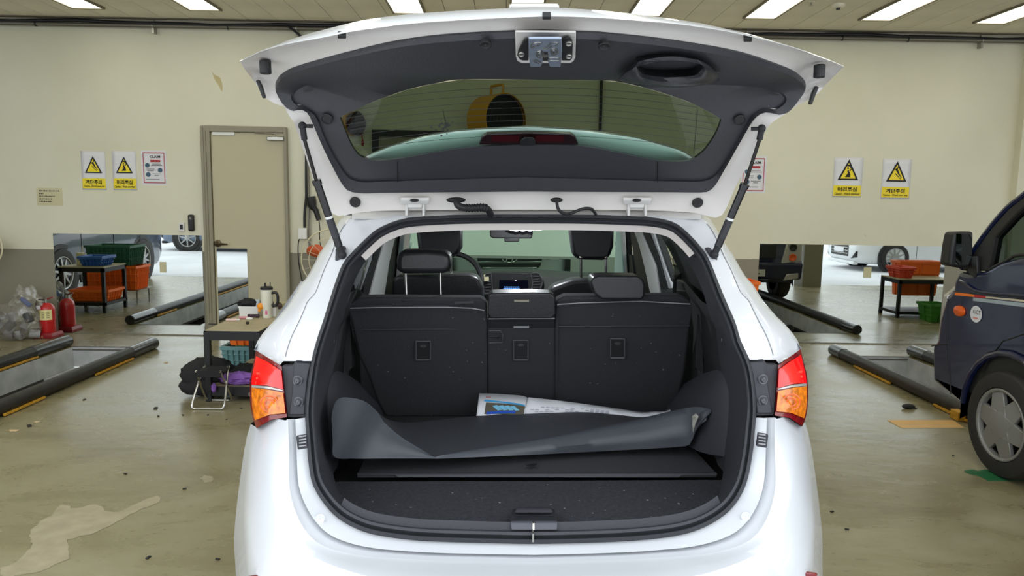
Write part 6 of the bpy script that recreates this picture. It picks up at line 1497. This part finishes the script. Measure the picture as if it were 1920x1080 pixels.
hz = res([cY(856, 376, 2.54), cY(858, 384, 2.53), cY(868, 389, 2.53), cY(885, 390, 2.53), cY(903, 389, 2.54), cY(914, 392, 2.56), cY(920, 402, 2.59)], 70)
MB().tube(hz, [.012+(.0028 if (18 < i < 52 and i % 4 < 2) else 0) for i in range(70)], n=10).build('cable_hose', M['rubber'], tg)
c = cY(1043.5, 375, 2.55); MB().ball(c, (.022, .012, .009)).build('hose_grommet', M['rubber'], tg)
MB().tube(res([cY(1044, 376, 2.54), cY(1046, 390, 2.53), cY(1054, 399, 2.54), cY(1066, 401, 2.55), cY(1080, 396, 2.55), cY(1095, 391, 2.55), cY(1109, 392, 2.56), cY(1117, 402, 2.59)], 40), .0055, n=8).build('washer_hose', M['rubber'], tg)
# --- gas struts
M['strut'] = mat('strut_black', (26, 26, 28), rough=.3, coat=.3)
for sd, pts in ((0, ((567, 236), (571, 262), (593, 338), (636, 462), (633, 490))), (1, ((1428, 241), (1424, 262), (1397, 345), (1346, 462), (1346, 490)))):
    (a, b, c_, d, e) = pts
    s = -1 if sd == 0 else 1
    Ya, Yd_ = yh(*a)-.03, yo(470)-.02
    A, Cc, Dd = cY(*a, Ya), cY(*c_, Ya+(Yd_-Ya)*.45), cY(*d, Yd_)
    g = MB().cyl(Cc, Dd, .0125, n=16).build('gas_strut', M['strut'], car, bevel=.002)
    MB().cyl(cY(*b, Ya+.01), Cc, .0058, n=12).build('strut_rod', mat('strut_rod', (44, 42, 40), rough=.2, metal=.6), g)
    MB().cyl(Cc, Cc.lerp(Dd, .06), .015, n=16).build('strut_collar', M['strut'], g)
    q = Cc.lerp(Dd, .53); MB().cyl(q, Cc.lerp(Dd, .565), .0130, n=16).build('strut_label', M['white'], g); MB().cyl(Cc.lerp(Dd, .57), Cc.lerp(Dd, .85), .0128, n=16).build('strut_sleeve', M['trimblk'], g)
    MB().ball(A, .013).cyl(A, A+V((-s*.03, .01, 0)), .006).cyl(A, cY(*b, Ya+.01), .0095).build('strut_end', M['trimdk'], g)
    MB().cyl(Dd, Dd+(Dd-Cc).normalized()*.025, .011).ball(Dd+(Dd-Cc).normalized()*.03, .015).build('strut_end', M['trimdk'], g)
    br = [(629, 466), (641, 461), (646, 465), (643, 485), (640, 490), (628, 489)] if sd == 0 else [(1325, 466), (1332, 464), (1346, 485), (1344, 491), (1334, 491)]
    MB().prism([cY(x, y, yo(475)+.0) for x, y in br], (0, .03, 0)).build('strut_bracket', M['trimblk'], g, bevel=.003)
# --- things lying in the boot
def boot(pts): return [cY(*p) for p in pts]
# rubber cover, folded
M['mat'] = mat('rubber_cover', (74, 77, 83), rough=.42, bump=.25, bscale=420)
M['mat2'] = mat('rubber_cover_top', (62, 63, 68), rough=.6, bump=.2, bscale=300)
cover = thing('boot_cover', 'folded dark grey rubber boot cover with a rolled front edge lying across the boot', 'boot cover', V((XC, 2.5, fz_)))
n = 40
top_l = res(boot([(616, 770, 2.20), (623, 756, 2.24), (637, 750, 2.28), (674, 756, 2.34), (700, 776, 2.40), (715, 797, 2.42), (745, 822, 2.40), (776, 841, 2.38), (811, 861, 2.355)]), n)
bot_l = res(boot([(613, 790, 2.16), (616, 830, 2.17), (620, 862, 2.19), (660, 864.5, 2.30), (715, 863.5, 2.34), (750, 863, 2.35), (780, 862.5, 2.352), (800, 862.5, 2.353), (811, 862.5, 2.354)]), n)
mid_l = [a.lerp(b, .5)+V((0, -.022*math.sin(PI*i/(n-1)), .004)) for i, (a, b) in enumerate(zip(top_l, bot_l))]
MB().loft([top_l, lp(top_l, mid_l, .5), mid_l, lp(mid_l, bot_l, .5), bot_l]).build('front_flap', M['mat'], cover, smooth=60)
crest = res(boot([(811, 860.5, 2.355), (860, 848, 2.40), (950, 832, 2.47), (1074, 808, 2.53), (1191, 783, 2.57), (1273, 762, 2.54), (1300, 758, 2.48), (1322, 761, 2.44)]), n)
botr = res(boot([(811, 862.5, 2.354), (825, 862, 2.356), (981, 853, 2.44), (1137, 843, 2.50), (1262, 834, 2.50), (1287, 829, 2.47), (1294, 815, 2.46), (1302, 795, 2.45)]), n)
mr_ = [a.lerp(b, .5)+V((0, -.035*min(1, i/(n*.5)), 0)) for i, (a, b) in enumerate(zip(crest, botr))]
m0 = [a.lerp(b, .18)+V((0, -.014*min(1, i/(n*.5)), .004)) for i, (a, b) in enumerate(zip(crest, botr))]
MB().loft([[p+V((0, .02, -.012)) for p in crest], crest, m0, lp(m0, mr_, .5), mr_, lp(mr_, botr, .5), botr]).build('front_roll', M['mat'], cover, smooth=70)
back = res(boot([(700, 776, 2.42), (722, 790, 2.66), (757, 796, 2.72), (820, 789, 2.78), (889, 781, 2.80), (980, 776, 2.80), (1097, 771, 2.82), (1191, 779, 2.78), (1240, 772, 2.72), (1285, 760, 2.60), (1322, 760, 2.46)]), n)
frnt = res(boot([(700, 776, 2.401), (715, 797, 2.421), (745, 822, 2.401), (776, 841, 2.381), (811, 861, 2.356), (860, 849, 2.402), (950, 833, 2.472), (1074, 809, 2.532), (1191, 784, 2.572), (1273, 763, 2.542), (1322, 762, 2.442)]), n)
MB().loft([back, [p+V((0, 0, .004)) for p in lp(back, frnt, .5)], frnt]).build('top_sheet', M['mat2'], cover, smooth=60)
P = res(boot([(1324, 761, 2.42), (1327, 767, 2.41), (1308, 786, 2.42), (1296, 806, 2.43), (1300, 785, 2.43), (1306, 768, 2.43)]), 24, closed=True, smooth=False)
MB().cap(P).build('end_tab', M['mat2'], cover, solid=.006)
MB().prism(boot([(1291, 776, 2.415), (1298, 771, 2.415), (1303, 776, 2.41), (1297, 790, 2.41), (1293, 806, 2.41), (1291, 792, 2.415)]), (0, .004, 0)).build('torn_patch', mat('torn_lining', (128, 126, 118), rough=.8, noise=.5, nscale=60), cover, smooth=0)
# parcel board
bz = [cY(664, 892, 2.36), cY(1338, 883, 2.38)]
bd = thing('boot_board', 'black felt covered boot board lying loose under the rubber cover', 'board', V((XC, 2.45, fz_)))
P = boot([(664, 893, 2.355), (1339, 883, 2.375), (1287, 826, 2.66), (1000, 826, 2.68), (690, 840, 2.64), (677, 866, 2.50)])
MB().prism(P, (0, 0, -.014)).build('panel', M['felt'], bd, smooth=0, bevel=.003)
MB().prism(boot([(664, 894.5, 2.353), (735, 894, 2.354), (741, 898, 2.350), (1267, 891, 2.366), (1275, 886, 2.372), (1339, 885, 2.374), (1339, 882.5, 2.376), (664, 892.5, 2.357)]), (0, .012, 0)).build('edge_lip', M['trimblk'], bd, smooth=0)
MB().cap(boot([(980, 875, 2.40), (992, 871.5, 2.42), (1003, 872, 2.42), (996, 877, 2.395), (988, 878.5, 2.39)])).build('finger_hole', M['black'], bd)
for v in bpy.data.objects['finger_hole'].data.vertices: v.co.z += .006
# dark filler behind the board sides
# manual and sheet of paper
def sheet(name, rows_, m, label, cat, th=.0008):
    o = MB().loft(rows_).build(name, m, None, solid=th, smooth=60); tag(o, label, cat); return o
bk_t = res(boot([(893, 739, 2.90), (917, 739, 2.90), (950, 740.5, 2.89), (975, 742.5, 2.88), (984.5, 746.5, 2.87)]), 20)
bk_b = res(boot([(888, 781, 2.80), (905, 780, 2.80), (930, 777.5, 2.80), (960, 776.5, 2.80), (978, 776, 2.80)]), 20)
bk = thing('brochure', 'printed brochure page with a blue picture sticking up behind the rubber cover', 'brochure', bk_b[10])
MB().loft([bk_t, lp(bk_t, bk_b, .5), bk_b]).build('page', M['paper'], bk, solid=.0008)
def pg(u, v, d=-.003):
    i = min(18, int(u*19)); f = u*19-i
    return bk_t[i].lerp(bk_t[i+1], f).lerp(bk_b[i].lerp(bk_b[i+1], f), v)+V((0, d, 0))
def pstrip(u0, u1, v0, v1, m, name, sk=0.0, d=-.003, n=10): MB().loft([[pg(u0+(u1-u0)*i/n, v0+sk*(i/n), d) for i in range(n+1)], [pg(u0+(u1-u0)*i/n, v1+sk*(i/n), d) for i in range(n+1)]]).build(name, m, bk, smooth=0)
M['cyan'] = mat('print_cyan', (60, 160, 216), rough=.6); M['printbrown'] = mat('print_brown', (96, 90, 78), rough=.6); M['printblue'] = mat('print_blue', (40, 84, 190), rough=.6); M['printlight'] = mat('print_light_blue', (130, 200, 232), rough=.6)
pstrip(.12, .97, .27, .35, M['cyan'], 'blue_rule', .18)
pstrip(.16, .98, .40, .93, M['printbrown'], 'picture', .12)
for i in range(4): MB().cap([pg(.30+.12*i, .56+.01*i, -.004), pg(.39+.12*i, .52+.01*i, -.004), pg(.52+.12*i, .76+.01*i, -.004), pg(.43+.12*i, .80, -.004)]).build('picture_panel', M['printlight'], bk, smooth=0)
pstrip(.20, .80, .82, .95, M['printblue'], 'picture_base', .0, -.004)
MB().cap([pg(.14, .14), pg(.25, .14), pg(.25, .17), pg(.14, .17)]).build('small_mark', M['redink'], bk, smooth=0)
pa_t = res(boot([(985, 745, 2.86), (1040, 750, 2.86), (1100, 757, 2.86), (1150, 763, 2.85), (1195, 769, 2.83), (1225, 768, 2.80), (1240, 768, 2.79), (1250, 763, 2.79)]), 30)
pa_b = res(boot([(977, 776, 2.805), (1040, 773, 2.82), (1097, 771.5, 2.825), (1150, 775, 2.81), (1195, 779, 2.785), (1218, 779, 2.77), (1240, 773, 2.765), (1253, 769, 2.76)]), 30)
pp = thing('paper_sheet', 'long white crumpled sheet of paper lying behind the rubber cover', 'paper', pa_b[10])
MB().loft([pa_t, [p+V((0, .006*math.sin(i*1.3), .002*math.sin(i*.9))) for i, p in enumerate(lp(pa_t, pa_b, .5))], pa_b]).build('sheet', M['paper'], pp, solid=.0008)
k = MB()
rq = random.Random(6)
for row in (.55, .72, .86):
    i = 1
    while i < 17:
        if rq.random() < .75:
            a, b = pa_t[i].lerp(pa_b[i], row), pa_t[i+1].lerp(pa_b[i+1], row); d = V((0, -.009, .0)); k.cap([a+d, a.lerp(b, .7)+d, a.lerp(b, .7)+d+V((0, 0, .003)), a+d+V((0, 0, .003))])
        i += 1
k.build('faint_print', mat('faint_ink', (176, 176, 188), rough=.8), pp, smooth=0, merge=False)
